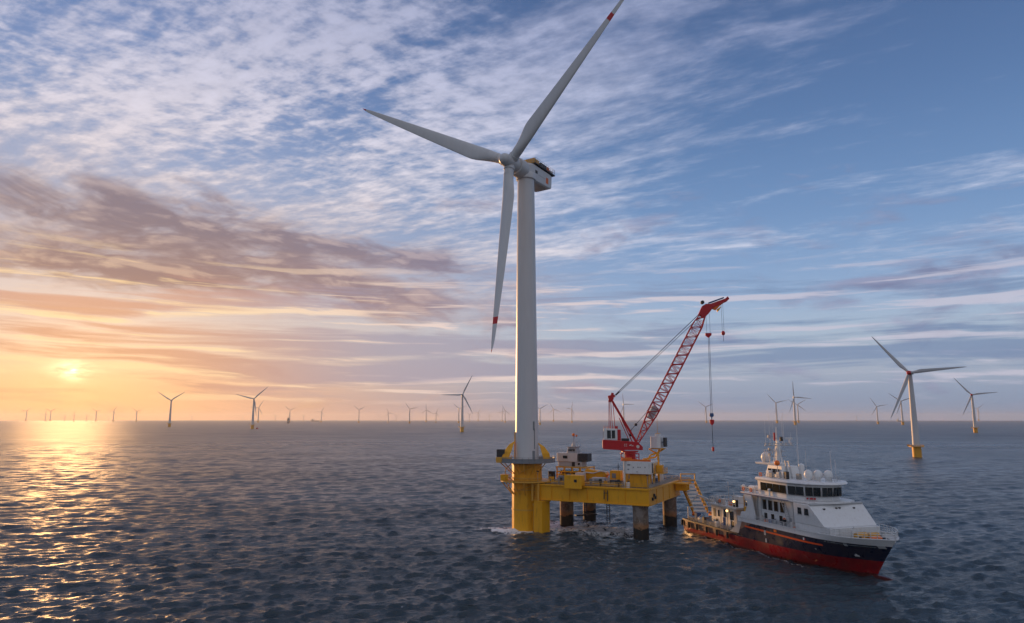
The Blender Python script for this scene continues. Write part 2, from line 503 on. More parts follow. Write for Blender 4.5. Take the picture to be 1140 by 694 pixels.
_b.inputs['Emission Strength'].default_value = 2.4


def leg_material():
    m, b = principled('rusty_pile', (0.3, 0.2, 0.14), 0.75)
    t = m.node_tree; nt = NT(t)
    tc = nt.node('ShaderNodeNewGeometry')
    sep = nt.node('ShaderNodeSeparateXYZ')
    t.links.new(tc.outputs['Position'], sep.inputs[0])
    p_ = E(nt, tc.outputs['Position'])
    z = E(nt, sep.outputs[2])
    n = nt.noise(p_, 0.55, 6.0, 0.6)
    n2 = nt.noise(p_, 2.6, 5.0, 0.65)
    c = nt.mix(nt.step(n, 0.40, 0.62), (0.22, 0.19, 0.17), (0.13, 0.095, 0.07))
    c = nt.mix(nt.step(n2, 0.52, 0.70), c, (0.34, 0.29, 0.24))
    grow = nt.step(z + (n - 0.5) * 3.0 + (n2 - 0.5) * 0.8, 2.7, 3.1, 1.0, 0.0)
    rust = nt.step(z + (n - 0.5) * 3.4, 3.2, 4.8, 1.0, 0.0) * 0.7
    c = nt.mix(rust, c, (0.36, 0.16, 0.05))
    c = nt.mix(grow, c, (0.012, 0.013, 0.012))
    nt.link(c, b.inputs['Base Color'])
    bump = nt.node('ShaderNodeBump')
    bump.inputs['Strength'].default_value = 0.6
    bump.inputs['Distance'].default_value = 0.12
    nt.link(n2, bump.inputs['Height'])
    t.links.new(bump.outputs[0], b.inputs['Normal'])
    return m


M['leg'] = leg_material()


# ------------------------------------------------------------------ mesh builder
class MB:
    def __init__(self):
        self.bm = bmesh.new()
        self.mi = 0

    def _face(self, vs):
        try:
            f = self.bm.faces.new(vs)
            f.material_index = self.mi
            return f
        except ValueError:
            return None

    def hexa(self, p):
        """eight corners: bottom four counter-clockwise, then top four"""
        v = [self.bm.verts.new(q) for q in p]
        for idx in ((3, 2, 1, 0), (4, 5, 6, 7), (0, 1, 5, 4), (1, 2, 6, 5), (2, 3, 7, 6), (3, 0, 4, 7)):
            self._face([v[i] for i in idx])
        return self

    def box(self, x0, x1, y0, y1, z0, z1):
        return self.hexa([(x0, y0, z0), (x1, y0, z0), (x1, y1, z0), (x0, y1, z0), (x0, y0, z1), (x1, y0, z1), (x1, y1, z1), (x0, y1, z1)])

    def bar(self, a, b, w, h=None):
        a, b = Vector(a), Vector(b)
        h = h or w
        d = (b - a).normalized()
        up = Vector((0, 0, 1)) if abs(d.z) < 0.95 else Vector((1, 0, 0))
        s = d.cross(up).normalized() * (w / 2)
        u = s.normalized().cross(d).normalized() * (h / 2)
        return self.hexa([a - s - u, b - s - u, b + s - u, a + s - u, a - s + u, b - s + u, b + s + u, a + s + u])

    def tube(self, a, b, r0, r1=None, n=8, cap=True):
        a, b = Vector(a), Vector(b)
        r1 = r0 if r1 is None else r1
        d = (b - a).normalized()
        up = Vector((0, 0, 1)) if abs(d.z) < 0.95 else Vector((1, 0, 0))
        s = d.cross(up).normalized(); u = s.cross(d).normalized()
        A, B = [], []
        for i in range(n):
            t = 2 * math.pi * i / n
            o = s * math.cos(t) + u * math.sin(t)
            A.append(self.bm.verts.new(a + o * r0)); B.append(self.bm.verts.new(b + o * r1))
        for i in range(n):
            j = (i + 1) % n
            self._face([A[i], A[j], B[j], B[i]][::-1])
        if cap:
            self._face(A); self._face(B[::-1])
        return self

    def path(self, pts, r, n=6):
        for a, b in zip(pts[:-1], pts[1:]):
            self.tube(a, b, r, r, n)
        return self

    def lathe(self, prof, n=32, c=(0, 0, 0), frame=None, flat_ends=True):
        """profile of (radius, height) turned about the axis through c"""
        c = Vector(c)
        X, Y, Z = frame or (Vector((1, 0, 0)), Vector((0, 1, 0)), Vector((0, 0, 1)))
        rings = []
        for r, z in prof:
            rings.append([self.bm.verts.new(c + Z * z + (X * math.cos(2 * math.pi * i / n) + Y * math.sin(2 * math.pi * i / n)) * max(r, 1e-4)) for i in range(n)])
        for A, B in zip(rings[:-1], rings[1:]):
            for i in range(n):
                j = (i + 1) % n
                self._face([A[i], A[j], B[j], B[i]])
        if flat_ends:
            self._face(rings[0][::-1]); self._face(rings[-1])
        return self

    def prism(self, pts, z0, z1, tops=None):
        """plan outline (counter-clockwise) raised from z0 to z1"""
        tops = tops or pts
        A = [self.bm.verts.new((x, y, z0)) for x, y in pts]
        B = [self.bm.verts.new((x, y, z1)) for x, y in tops]
        n = len(pts)
        for i in range(n):
            j = (i + 1) % n
            self._face([A[i], A[j], B[j], B[i]])
        self._face(A[::-1]); self._face(B)
        return self

    def side(self, pts, y0, y1):
        """outline in x, z carried from y0 to y1"""
        A = [self.bm.verts.new((x, y0, z)) for x, z in pts]
        B = [self.bm.verts.new((x, y1, z)) for x, z in pts]
        n = len(pts)
        for i in range(n):
            j = (i + 1) % n
            self._face([A[i], A[j], B[j], B[i]])
        self._face(A[::-1]); self._face(B)
        return self

    def ball(self, c, r, sz=1.0, n=14):
        prof = [(r * math.sin(math.pi * k / 10), -r * sz * math.cos(math.pi * k / 10)) for k in range(11)]
        return self.lathe(prof, n, c, None, False)

    def rail(self, pts, h=1.1, step=1.5, r=0.035, mids=2, closed=False):
        """guard rail: posts, top rail and middle rails along a line"""
        pts = [Vector(p) for p in pts]
        if closed:
            pts = pts + [pts[0]]
        U = Vector((0, 0, 1))
        for a, b in zip(pts[:-1], pts[1:]):
            L = (b - a).length
            k = max(1, round(L / step))
            for i in range(k + 1):
                q = a.lerp(b, i / k)
                self.tube(q, q + U * h, r, r, 5)
            for m_ in range(mids + 1):
                zz = U * (h * (m_ + 1) / (mids + 1))
                self.tube(a + zz, b + zz, r * 0.9, r * 0.9, 5)
        return self

    def build(self, name, mat, parent=None, smooth=False, bevel=0.0, angle=35.0):
        bm = self.bm
        bmesh.ops.recalc_face_normals(bm, faces=bm.faces[:])
        if bevel:
            es = [e for e in bm.edges if e.is_manifold and e.calc_face_angle(0) > 0.5]
            bmesh.ops.bevel(bm, geom=es, offset=bevel, segments=1, affect='EDGES', clamp_overlap=True)
        if smooth:
            for e in bm.edges:
                e.smooth = not (len(e.link_faces) == 2 and e.calc_face_angle(0) > math.radians(angle))
            for f in bm.faces:
                f.smooth = True
        me = bpy.data.meshes.new(name)
        bm.to_mesh(me); bm.free()
        for m_ in (mat if isinstance(mat, (list, tuple)) else [mat]):
            me.materials.append(m_)
        o = bpy.data.objects.new(name, me)
        COL.objects.link(o)
        if parent is not None:
            o.parent = parent
        return o


def thing(name, loc, label, cat, rz=0.0, group=None):
    o = bpy.data.objects.new(name, None)
    o.empty_display_size = 0.5
    COL.objects.link(o)
    o.location = loc
    o.rotation_euler = (0, 0, R(rz))
    return tag(o, label, cat, group)


# ------------------------------------------------------------------ rotor blade
def blade_mesh(L, root_r, chord, bend=0.0, red=True, nseg=40, nring=20, pitch=0.0, band=True):
    """blade along +Z from the hub centre; x lies in the rotor plane, y along the axis (upwind is -y)"""
    mb = MB()
    rings = []
    zs = [0.035 + (1 - 0.035) * (i / nseg) for i in range(nseg + 1)]
    if red:
        zs = sorted(set([round(z, 4) for z in zs if not (0.80 < z < 0.89) and z < 0.975] + [0.805, 0.828, 0.862, 0.885, 0.972, 0.985, 0.996, 1.0]))
    for z in zs:
        w = min(1.0, max(0.0, (z - 0.05) / 0.17)); w = w * w * (3 - 2 * w)
        c_air = chord * max(0.06, (1.0 - (max(z, 0.2) - 0.2) / 0.8) ** 0.85 * 0.86 + 0.14 * (1 - max(0, (z - 0.93) / 0.07) ** 2))
        c = root_r * 2 * (1 - w) + c_air * w
        th = root_r * 2 * (1 - w) + c_air * (0.32 - 0.18 * min(1, max(0, (z - 0.2) / 0.6))) * w
        if z > 0.97:
            k_ = math.sqrt(max(0.02, 1 - ((z - 0.97) / 0.03) ** 2)); c *= k_; th *= k_
        tw = R(pitch + 14.0 * (1 - z) ** 2 * w)
        off = -0.18 * c * w
        ring = []
        for i in range(nring):
            a = 2 * math.pi * i / nring
            X = math.cos(a); Y = math.sin(a)
            ex = X * c / 2 + off
            k2 = 1.0 - 0.55 * w * (0.5 - 0.5 * X) ** 1.3
            ey = Y * th / 2 * k2
            x = ex * math.cos(tw) - ey * math.sin(tw)
            y = ex * math.sin(tw) + ey * math.cos(tw)
            ring.append(mb.bm.verts.new((x, y - bend * z * z, z * L)))
        rings.append((z, ring))
    for (z0, A), (z1, B) in zip(rings[:-1], rings[1:]):
        zm = (z0 + z1) / 2
        mb.mi = 1 if red and ((band and 0.828 < zm < 0.862) or zm > 0.985 or (not band and zm > 0.965)) else 0
        for i in range(nring):
            j = (i + 1) % nring
            mb._face([A[i], A[j], B[j], B[i]])
    mb.mi = 0
    mb._face(rings[0][1][::-1]); mb.mi = 1 if red else 0; mb._face(rings[-1][1])
    return mb


# ------------------------------------------------------------------ the near turbine
def near_turbine():
    base = Vector((4.2, 197.0, 0.0))
    T = thing('wind_turbine', base, 'tall near wind turbine on a yellow foundation column beside the work platform', 'wind turbine')
    n = 48
    # foundation column (faceted steel)
    mb = MB(); mb.lathe([(4.2, -8), (4.2, 17.9)], 12); mb.build('foundation_column', M['yellow'], T)
    for z in (5.2, 10.6, 13.6, 17.4):
        mb = MB(); mb.lathe([(4.21, z), (4.33, z), (4.33, z + 0.35), (4.21, z + 0.35)], 12, flat_ends=False)
        mb.build('column_ring', M['yellow_worn'], T)
    # tower
    mb = MB()
    prof = [(3.4, 17.9), (3.4, 18.5)] + [(3.34 - (3.34 - 2.50) * ((z - 18.5) / 84.0), z) for z in np.linspace(18.5, 102.3, 30)]
    mb.lathe(prof, 64); mb.build('tower', M['turbine'], T, True)
    for z in (37, 58, 80):
        mb = MB()
        r = 3.34 - 0.84 * ((z - 18.5) / 84.0)
        mb.lathe([(r + 0.004, z), (r + 0.02, z + 0.02), (r + 0.02, z + 0.1), (r + 0.002, z + 0.12)], 64, flat_ends=False)
        mb.build('tower_seam', M['turbine'], T, True)
    # door and cable duct at the foot of the tower
    ca, sa = math.cos(R(-60)), math.sin(R(-60))
    def tw(a, r, z): return (math.cos(R(a)) * r, math.sin(R(a)) * r, z)
    mb = MB(); mb.bar(tw(-58, 3.22, 19.0), tw(-58, 3.2, 21.3), 0.5, 1.0); d = mb.build('door', M['grey'], T)
    mb = MB(); mb.ball((tw(-53, 3.45, 20.1)), 0.07); mb.build('handle', M['dark'], d)
    mb = MB(); mb.bar(tw(-50, 3.26, 21.8), tw(-50, 3.2, 27.5), 0.3, 0.3); mb.bar(tw(-54, 3.22, 27.0), tw(-54, 3.2, 29.4), 0.35, 0.5); mb.build('cable_duct', M['grey'], T)
    mb = MB(); mb.bar(tw(-172, 3.3, 18.8), tw(-172, 3.28, 26.4), 0.3, 0.6); mb.build('ladder_case', M['yellow_worn'], T)
    # ring walkway at the tower foot
    mb = MB(); mb.lathe([(3.35, 18.1), (8.0, 18.1), (8.0, 18.5), (3.35, 18.5)], 28, flat_ends=False)
    mb.build('upper_walkway', M['grey'], T)
    mb = MB()
    pts = [(math.cos(R(a)) * 7.9, math.sin(R(a)) * 7.9, 18.5) for a in range(-160, 110, 12)]
    mb.rail(pts, 1.15, 1.6, 0.04, 2)
    for a, b in zip(pts[:-1], pts[1:]):
        mb.bar(Vector(a) + Vector((0, 0, 0.42)), Vector(b) + Vector((0, 0, 0.42)), 0.05, 0.8)
    mb.build('walkway_rail', M['grey'], T)
    mb = MB()
    pts = [(math.cos(R(a)) * 8.0, math.sin(R(a)) * 8.0, 18.5) for a in range(112, 202, 11)]
    mb.rail(pts, 1.15, 1.6, 0.05, 2)
    mb.build('walkway_rail', M['yellow_worn'], T)
    # side basket out to the left
    th = R(-152)
    mb = MB(); mb.box(-8.6, -4.2, -3.6, 0.6, 18.12, 18.46); mb.box(-8.6, -4.4, -3.66, -3.5, 18.5, 19.6)
    mb.box(-8.66, -8.5, -3.6, 0.6, 18.5, 19.6)
    mb.build('side_basket', M['yellow_worn'], T)
    mb = MB(); mb.box(-8.5, -6.2, -3.2, -0.6, 19.62, 21.7); mb.build('winch_box', M['dark'], T, bevel=0.06)
    for s_ in (-1, 1):
        mb = MB()
        if s_ < 0:
            cen = [(-6.3, -2.6, 19.0), (-5.5, -2.3, 21.0), (-4.4, -1.8, 23.0), (-3.4, -1.2, 23.9)]
        else:
            cen = [(5.6, -1.6, 18.9), (5.2, -1.5, 20.6), (4.3, -1.2, 22.4), (3.2, -0.9, 23.4)]
        hw = [0.95, 1.05, 0.6, 0.15]
        rings = []
        for (x, y, z), w in zip(cen, hw):
            rings.append([mb.bm.verts.new((x - w, y - w * 0.8, z)), mb.bm.verts.new((x + w, y - w * 0.8, z)), mb.bm.verts.new((x + w, y + w * 0.8, z)), mb.bm.verts.new((x - w, y + w * 0.8, z))])
        for A, B in zip(rings[:-1], rings[1:]):
            for i in range(4):
                mb._face([A[i], A[(i + 1) % 4], B[(i + 1) % 4], B[i]])
        mb._face(rings[0]); mb._face(rings[-1])
        mb.build('davit_hood', M['yellow'], T, bevel=0.08)
    # lower walkway and bracing
    mb = MB(); mb.lathe([(4.3, 12.9), (7.4, 12.9), (7.4, 13.2), (4.3, 13.2)], 28, flat_ends=False)
    mb.build('lower_walkway', M['yellow_worn'], T)
    mb = MB()
    pts = [(math.cos(R(a)) * 7.3, math.sin(R(a)) * 7.3, 13.2) for a in range(60, 312, 12)]
    mb.rail(pts, 1.15, 1.5, 0.045, 2)
    mb.build('walkway_rail', M['yellow_worn'], T)
    mb = MB(); mb.box(-7.4, -5.2, -3.6, -1.2, 13.22, 14.9); mb.build('locker', M['yellow'], T, bevel=0.05)
    mb = MB()
    for a in (190, 215, 240, 262, 285, 310):
        c_, s_ = math.cos(R(a)), math.sin(R(a))
        mb.tube((c_ * 7.2, s_ * 7.2, 12.85), (c_ * 4.2, s_ * 4.2, 9.4), 0.13, 0.13, 8)
        mb.tube((c_ * 7.6, s_ * 7.6, 18.05), (c_ * 4.2, s_ * 4.2, 15.0), 0.13, 0.13, 8)
    def arc(r, z0, z1, a0, a1, k=12, bow=0.0):
        return [(math.cos(R(a0 + (a1 - a0) * i / k)) * (r + bow * math.sin(math.pi * i / k)), math.sin(R(a0 + (a1 - a0) * i / k)) * (r + bow * math.sin(math.pi * i / k)), z0 + (z1 - z0) * (i / k)) for i in range(k + 1)]
    mb.path(arc(4.6, 17.6, 13.4, 195, 205, 10, 1.9), 0.12, 8)
    mb.path(arc(4.45, 15.0, 17.6, 235, 300, 12, 0.25), 0.11, 8)
    mb.path(arc(4.45, 10.4, 12.6, 225, 310, 12, 0.2), 0.11, 8)
    mb.path(arc(4.5, 12.7, 9.4, 180, 222, 12, 0.9), 0.12, 8)
    mb.build('pipe_brace', M['yellow_worn'], T, True)
    # boat landing: square trunk on the near right of the column
    mb = MB()
    for p_ in ((-1, 0),):
        pass
    ux, uy = Vector((0.883, -0.469, 0)), Vector((0.469, 0.883, 0))
    o = Vector((5.2, 192.0, 0)) - base
    def L_(x, y, z): return o + ux * x + uy * y + Vector((0, 0, z))
    def lbox(mb, x0, x1, y0, y1, z0, z1):
        mb.hexa([L_(x0, y0, z0), L_(x1, y0, z0), L_(x1, y1, z0), L_(x0, y1, z0), L_(x0, y0, z1), L_(x1, y0, z1), L_(x1, y1, z1), L_(x0, y1, z1)])
    def rbox(mb, cx, cy, w, d, z0, z1, rot):
        c_, s_ = math.cos(R(rot)), math.sin(R(rot))
        q = [(cx + x * c_ - y * s_, cy + x * s_ + y * c_) for x, y in ((-w / 2, -d / 2), (w / 2, -d / 2), (w / 2, d / 2), (-w / 2, d / 2))]
        mb.hexa([L_(x, y, z0) for x, y in q] + [L_(x, y, z1) for x, y in q])
    mb = MB(); rbox(mb, 2.95, 0.6, 3.1, 3.1, -6, 7.9, -18); rbox(mb, 2.95, 0.6, 3.4, 3.4, 7.9, 8.3, -18)
    mb.build('boat_landing', M['yellow'], T, bevel=0.05)
    mb = MB(); rbox(mb, 0.15, 1.7, 0.8, 0.8, -6, 6.6, -18); rbox(mb, 0.15, 1.7, 1.2, 1.2, 6.61, 7.3, -18); mb.build('fender', M['yellow_worn'], T, bevel=0.1)
    for z in (1.6, 4.4, 7.0):
        mb = MB(); rbox(mb, 1.0, 2.4, 2.6, 0.4, z, z + 0.4, 30); mb.build('strut', M['yellow_worn'], T)
    mb = MB()
    lbox(mb, 0.6, 1.0, -0.9, -0.5, 8.2, 12.8); lbox(mb, 2.4, 2.8, -0.9, -0.5, 8.2, 12.8)
    for z in np.arange(8.5, 12.8, 0.5):
        lbox(mb, 1.0, 2.4, -0.8, -0.7, z, z + 0.08)
    mb.build('ladder', M['yellow_worn'], T)

    # ---- nacelle: axis runs back from the hub, away to the right
    a, tilt = R(34.1), R(3.4)
    nrm = Vector((-math.sin(a) * math.cos(tilt), -math.cos(a) * math.cos(tilt), math.sin(tilt)))
    hub = Vector((-0.63, 190.4, 104.2 + 0.0)) - base
    AX = -nrm                                  # backwards
    UX = Vector((math.cos(a), -math.sin(a), 0))
    WX = UX.cross(AX)
    if WX.z < 0: WX = -WX
    fr = (UX, WX, AX)
    def Q(x, s, z): return hub + UX * x + AX * s + WX * z
    def qbox(mb, x0, x1, s0, s1, z0, z1, t0=0.0):
        mb.hexa([Q(x0, s0, z0), Q(x0, s1, z0 + t0), Q(x1, s1, z0 + t0), Q(x1, s0, z0), Q(x0, s0, z1), Q(x0, s1, z1), Q(x1, s1, z1), Q(x1, s0, z1)])
    # hub and nose
    mb = MB()
    prof = [(0.02, -4.35)] + [(1.75 * math.sin(R(t)), -2.6 - 1.75 * math.cos(R(t))) for t in range(10, 91, 8)] + [(1.78, -2.2), (2.0, -1.2), (2.15, 0.2), (2.2, 2.2), (2.2, 2.55)]
    mb.lathe(prof, 48, hub, fr); mb.build('hub', M['turbine'], T, True, angle=40)
    mb = MB()
    prof = [(2.25, 2.6), (2.62, 2.75), (2.78, 3.2), (2.82, 6.2), (2.7, 6.5), (2.3, 6.6)]
    mb.lathe(prof, 56, hub, fr); mb.build('generator', M['turbine'], T, True, angle=40)
    # nacelle house
    def ring(s, w, zb, zt, k=0.5):
        return [Q(-w, s, zb + k), Q(-w + k, s, zb), Q(w - k, s, zb), Q(w, s, zb + k), Q(w, s, zt - k), Q(w - k, s, zt), Q(-w + k, s, zt), Q(-w, s, zt - k)]
    mb = MB()
    rings = [[mb.bm.verts.new(p_) for p_ in ring(s, w, zb, zt, k)] for s, w, zb, zt, k in ((6.62, 2.3, -2.2, 2.2, 0.7), (8.0, 2.6, -2.7, 2.5, 0.6), (9.2, 2.75, -2.9, 2.6, 0.45), (18.0, 2.75, -2.5, 2.6, 0.4), (19.4, 2.6, -1.9, 2.5, 0.4))]
    for A, B in zip(rings[:-1], rings[1:]):
        for i in range(8):
            mb._face([A[i], A[(i + 1) % 8], B[(i + 1) % 8], B[i]])
    mb._face(rings[0]); mb._face(rings[-1][::-1])
    nac = mb.build('nacelle', M['turbine'], T, bevel=0.04)
    mb = MB(); mb.lathe([(2.75, 101.0), (2.95, 101.2), (2.95, 102.6), (2.6, 103.2)], 40); mb.build('yaw_ring', M['turbine'], T, True)
    # marks on the side of the house
    mb = MB(); qbox(mb, 2.752, 2.77, 15.8, 17.2, -1.3, 0.6); mb.build('red_mark', M['orange'], nac)
    mb = MB(); qbox(mb, 2.752, 2.77, 9.6, 10.9, -0.2, 0.8); mb.build('vent', M['dark'], nac)
    mb = MB(); qbox(mb, 2.752, 2.765, 11.6, 15.4, -0.3, -0.05); mb.build('panel_seam', M['light_grey'], nac)
    for x0_ in (-2.2, -0.9, 0.4, 1.7):
        mb = MB(); qbox(mb, x0_, x0_ + 0.7, 19.36, 19.46, -1.2, 1.6); mb.build('rear_louvre', M['dark'], nac)
    for s_ in (11.2, 14.6):
        mb = MB(); qbox(mb, 2.752, 2.762, s_, s_ + 0.05, -2.2, 2.2); mb.build('panel_seam', M['light_grey'], nac)
    # helihoist deck and coolers on the roof
    mb = MB(); qbox(mb, -3.0, 3.1, 9.0, 20.6, 2.62, 2.95); mb.build('roof_deck', M['dark'], nac)
    mb = MB()
    mb.rail([Q(3.05, 9.2, 2.95), Q(3.05, 20.5, 2.95), Q(-2.95, 20.5, 2.95), Q(-2.95, 9.2, 2.95), Q(3.05, 9.2, 2.95)], 1.6, 1.3, 0.045, 2)
    mb.build('roof_rail', M['light_grey'], nac)
    mb = MB(); qbox(mb, -2.4, 2.2, 9.6, 12.6, 2.96, 4.9); mb.build('cooler', M['yellow_worn'], nac, bevel=0.08)
    mb = MB(); qbox(mb, -2.2, 2.6, 13.0, 16.2, 2.96, 4.5); mb.build('cooler', M['dark'], nac, bevel=0.08)
    mb = MB(); qbox(mb, 1.0, 2.7, 16.6, 17.8, 2.96, 4.4); mb.build('hatch_box', M['orange'], nac, bevel=0.05)
    mb = MB(); qbox(mb, 1.2, 2.6, 18.2, 19.9, 2.96, 3.9); mb.build('roof_box', M['light_grey'], nac)
    for x_, s_, h_ in ((0, 19.9, 5.6), (-1.5, 16.6, 6.0)):
        mb = MB(); mb.tube(Q(x_, s_, 2.9), Q(x_, s_, h_), 0.06); mb.build('weather_mast', M['light_grey'], nac)

    # ---- three blades
    cone = R(9.2)
    for ph, Lb in ((-87.2, 58.5), (39.6, 56.3), (153.0, 61.2)):
        d = UX * math.cos(R(ph)) + WX * math.sin(R(ph))
        dz = (d * math.cos(cone) + nrm * math.sin(cone)).normalized()
        dx = dz.cross(nrm).normalized()          # chord
        dy = dz.cross(dx).normalized()
        if dy.dot(AX) < 0:
            dy = -dy; dx = -dx
        mb = blade_mesh(Lb, 1.42, 4.6, 0.0, True, pitch=0.0, band=ph < 150)
        mat = Matrix((dx, dy, dz)).transposed().to_4x4()
        mat.translation = hub
        mb.bm.transform(mat)
        b = mb.build('blade', [M['turbine'], M['red']], T, True, angle=50)
        mb = MB(); mb.lathe([(1.60, 1.4), (1.60, 2.5), (1.5, 2.6)], 32, hub, (dx, dy, dz), False)
        mb.lathe([(1.44, 4.2), (1.47, 4.22), (1.47, 4.38), (1.44, 4.4)], 32, hub, (dx, dy, dz), False)
        mb.build('root_collar', M['turbine'], b, True)
    return T


near_turbine()

# ------------------------------------------------------------------ the work platform
PF = Matrix.Translation((5.2, 192.0, 0)) @ Matrix.Rotation(R(-28), 4, 'Z')
def pw(x, y, z): return PF @ Vector((x, y, z))
def on_deck(name, x, y, z, label, cat, rz=0.0, group=None):
    return thing(name, pw(x, y, z), label, cat, -28 + rz, group)


def platform():
    T = thing('work_platform', (5.2, 192, 0), 'yellow steel platform on four rusty piles in the sea beside the tall turbine', 'platform', -28)
    mb = MB(); mb.box(0.9, 32.95, 0.05, 30, 12.25, 12.6); mb.build('deck', M['deck'], T)
    # girders
    mb = MB(); mb.box(1.2, 33.0, -0.0, 0.7, 8.7, 12.22)
    mb.box(1.0, 33.1, -0.35, 1.0, 12.24, 12.66); mb.box(1.2, 33.05, -0.3, 1.0, 8.45, 8.7)
    mb.build('girder', M['yellow'], T, bevel=0.03)
    mb = MB(); mb.box(32.4, 33.06, 0.72, 30, 8.7, 12.22); mb.box(32.0, 33.35, 0.7, 30.3, 12.24, 12.66); mb.box(32.1, 33.3, 0.7, 30.2, 8.45, 8.7)
    mb.build('girder', M['yellow_worn'], T, bevel=0.03)
    mb = MB(); mb.box(1.2, 32.3, 29.3, 30, 8.7, 12.22); mb.build('girder', M['yellow'], T)
    mb = MB(); mb.box(1.2, 1.9, 0.72, 29.2, 8.7, 12.22); mb.build('girder', M['yellow'], T)
    mb = MB(); mb.box(16, 16.6, 0.72, 29.2, 8.9, 12.2); mb.build('girder', M['yellow_worn'], T)
    for x in (6.2, 11.4, 16.4, 21.4, 26.8):
        mb = MB(); mb.box(x, x + 0.09, -0.22, -0.004, 8.72, 12.2); mb.build('stiffener', M['yellow'], T)
    for y in (6.5, 12.5, 18.5, 24.5):
        mb = MB(); mb.box(33.064, 33.25, y, y + 0.12, 8.72, 12.2); mb.build('stiffener', M['yellow_worn'], T)
    for y, z in ((2.2, 9.6), (3.6, 10.4), (4.6, 9.8)):
        mb = MB(); mb.box(33.064, 33.5, y, y + 0.6, z, z + 0.8); mb.build('bracket', M['dark'], T, bevel=0.05)
    for x, y in ((30.0, 2.4), (30.6, 27.6), (4.0, 15.0), (6.0, 27.6)):
        mb = MB(); mb.lathe([(1.95, -9), (1.95, 7.9), (2.15, 7.95), (2.15, 8.68)], 28, (x, y, 0)); mb.build('pile', M['leg'], T, True)
    # rails
    mb = MB(); mb.rail([(5.0, -0.1, 12.68), (32.9, -0.1, 12.68)], 1.2, 1.5, 0.05, 2); mb.build('railing', M['yellow_worn'], T)
    mb = MB(); mb.rail([(33.0, 0.2, 12.68), (33.0, 29.8, 12.68)], 1.25, 1.4, 0.05, 3)
    for y in np.arange(0.6, 29, 1.4):
        mb.bar((33.0, y, 13.2), (33.0, y + 1.1, 13.2), 0.04, 0.75)
    mb.build('railing', M['galv'], T)
    mb = MB(); mb.rail([(32.8, 29.9, 12.62), (1.5, 29.9, 12.62)], 1.2, 1.8, 0.05, 2); mb.build('railing', M['yellow_worn'], T)
    for x, y, z0, z1 in ((21.0, 3.2, 3.0, 8.8), (7.8, 20.0, 2.0, 8.8)):
        mb = MB()
        mb.bar((x - 0.4, y, z0), (x - 0.4, y, z1), 0.16); mb.bar((x + 0.4, y, z0), (x + 0.4, y, z1), 0.16)
        for z in np.arange(z0 + 0.3, z1, 0.55):
            mb.bar((x - 0.4, y, z), (x + 0.4, y, z), 0.1)
        mb.build('ladder', M['dark'], T)
    mb = MB(); mb.bar((5.0, 19, 2.3), (9.5, 24, 2.3), 1.4, 0.35); mb.build('landing_stage', M['dark'], T)
    mb = MB(); mb.path([(21.3, -0.35, 11.9), (21.3, -0.5, 9.6)], 0.12); mb.path([(22.2, -0.35, 11.9), (22.2, -0.5, 9.2)], 0.12); mb.path([(21.3, -0.45, 11.2), (22.2, -0.45, 11.2)], 0.1)
    mb.build('drain_pipe', M['dark'], T)
    # pipe runs and cable tray behind the front rail
    for z, y, r_, mt in ((12.95, 1.3, 0.14, 'galv'), (13.3, 1.6, 0.18, 'yellow_worn'), (13.75, 1.9, 0.11, 'dark'), (13.1, 2.4, 0.2, 'white_worn')):
        mb = MB(); mb.tube((5.4, y, z), (25.4, y, z), r_, n=10)
        mb.tube((25.4 - y, y, z), (25.4 - y, y, 12.62), r_ * 0.8, n=8); mb.tube((9.0 + 2 * y, y, z), (9.0 + 2 * y, y, 12.62), r_ * 0.8, n=8)
        mb.build('pipe_run', M[mt], T, True)
    for x in (7.6, 16.9, 19.6, 24.6):
        mb = MB(); mb.box(x, x + 0.5, 0.9, 1.0, 12.66, 14.6); mb.box(x - 0.2, x + 0.7, 0.86, 0.9, 13.6, 14.5); mb.build('valve_panel', M['grey'] if x < 18 else M['dark'], T)
    # bracket landing towards the ship
    mb = MB(); mb.box(33.4, 37.0, 23.0, 28.0, 12.0, 12.35); mb.box(33.4, 36.6, 24.2, 24.8, 10.2, 11.98); mb.box(33.4, 36.6, 26.6, 27.2, 10.2, 11.98)
    mb.build('ship_landing', M['yellow'], T, bevel=0.04)
    mb = MB(); mb.rail([(33.5, 27.9, 12.36), (36.9, 27.9, 12.36), (36.9, 25.0, 12.36)], 1.2, 1.0, 0.06, 2); mb.build('railing', M['yellow_worn'], T)
    return T


platform()


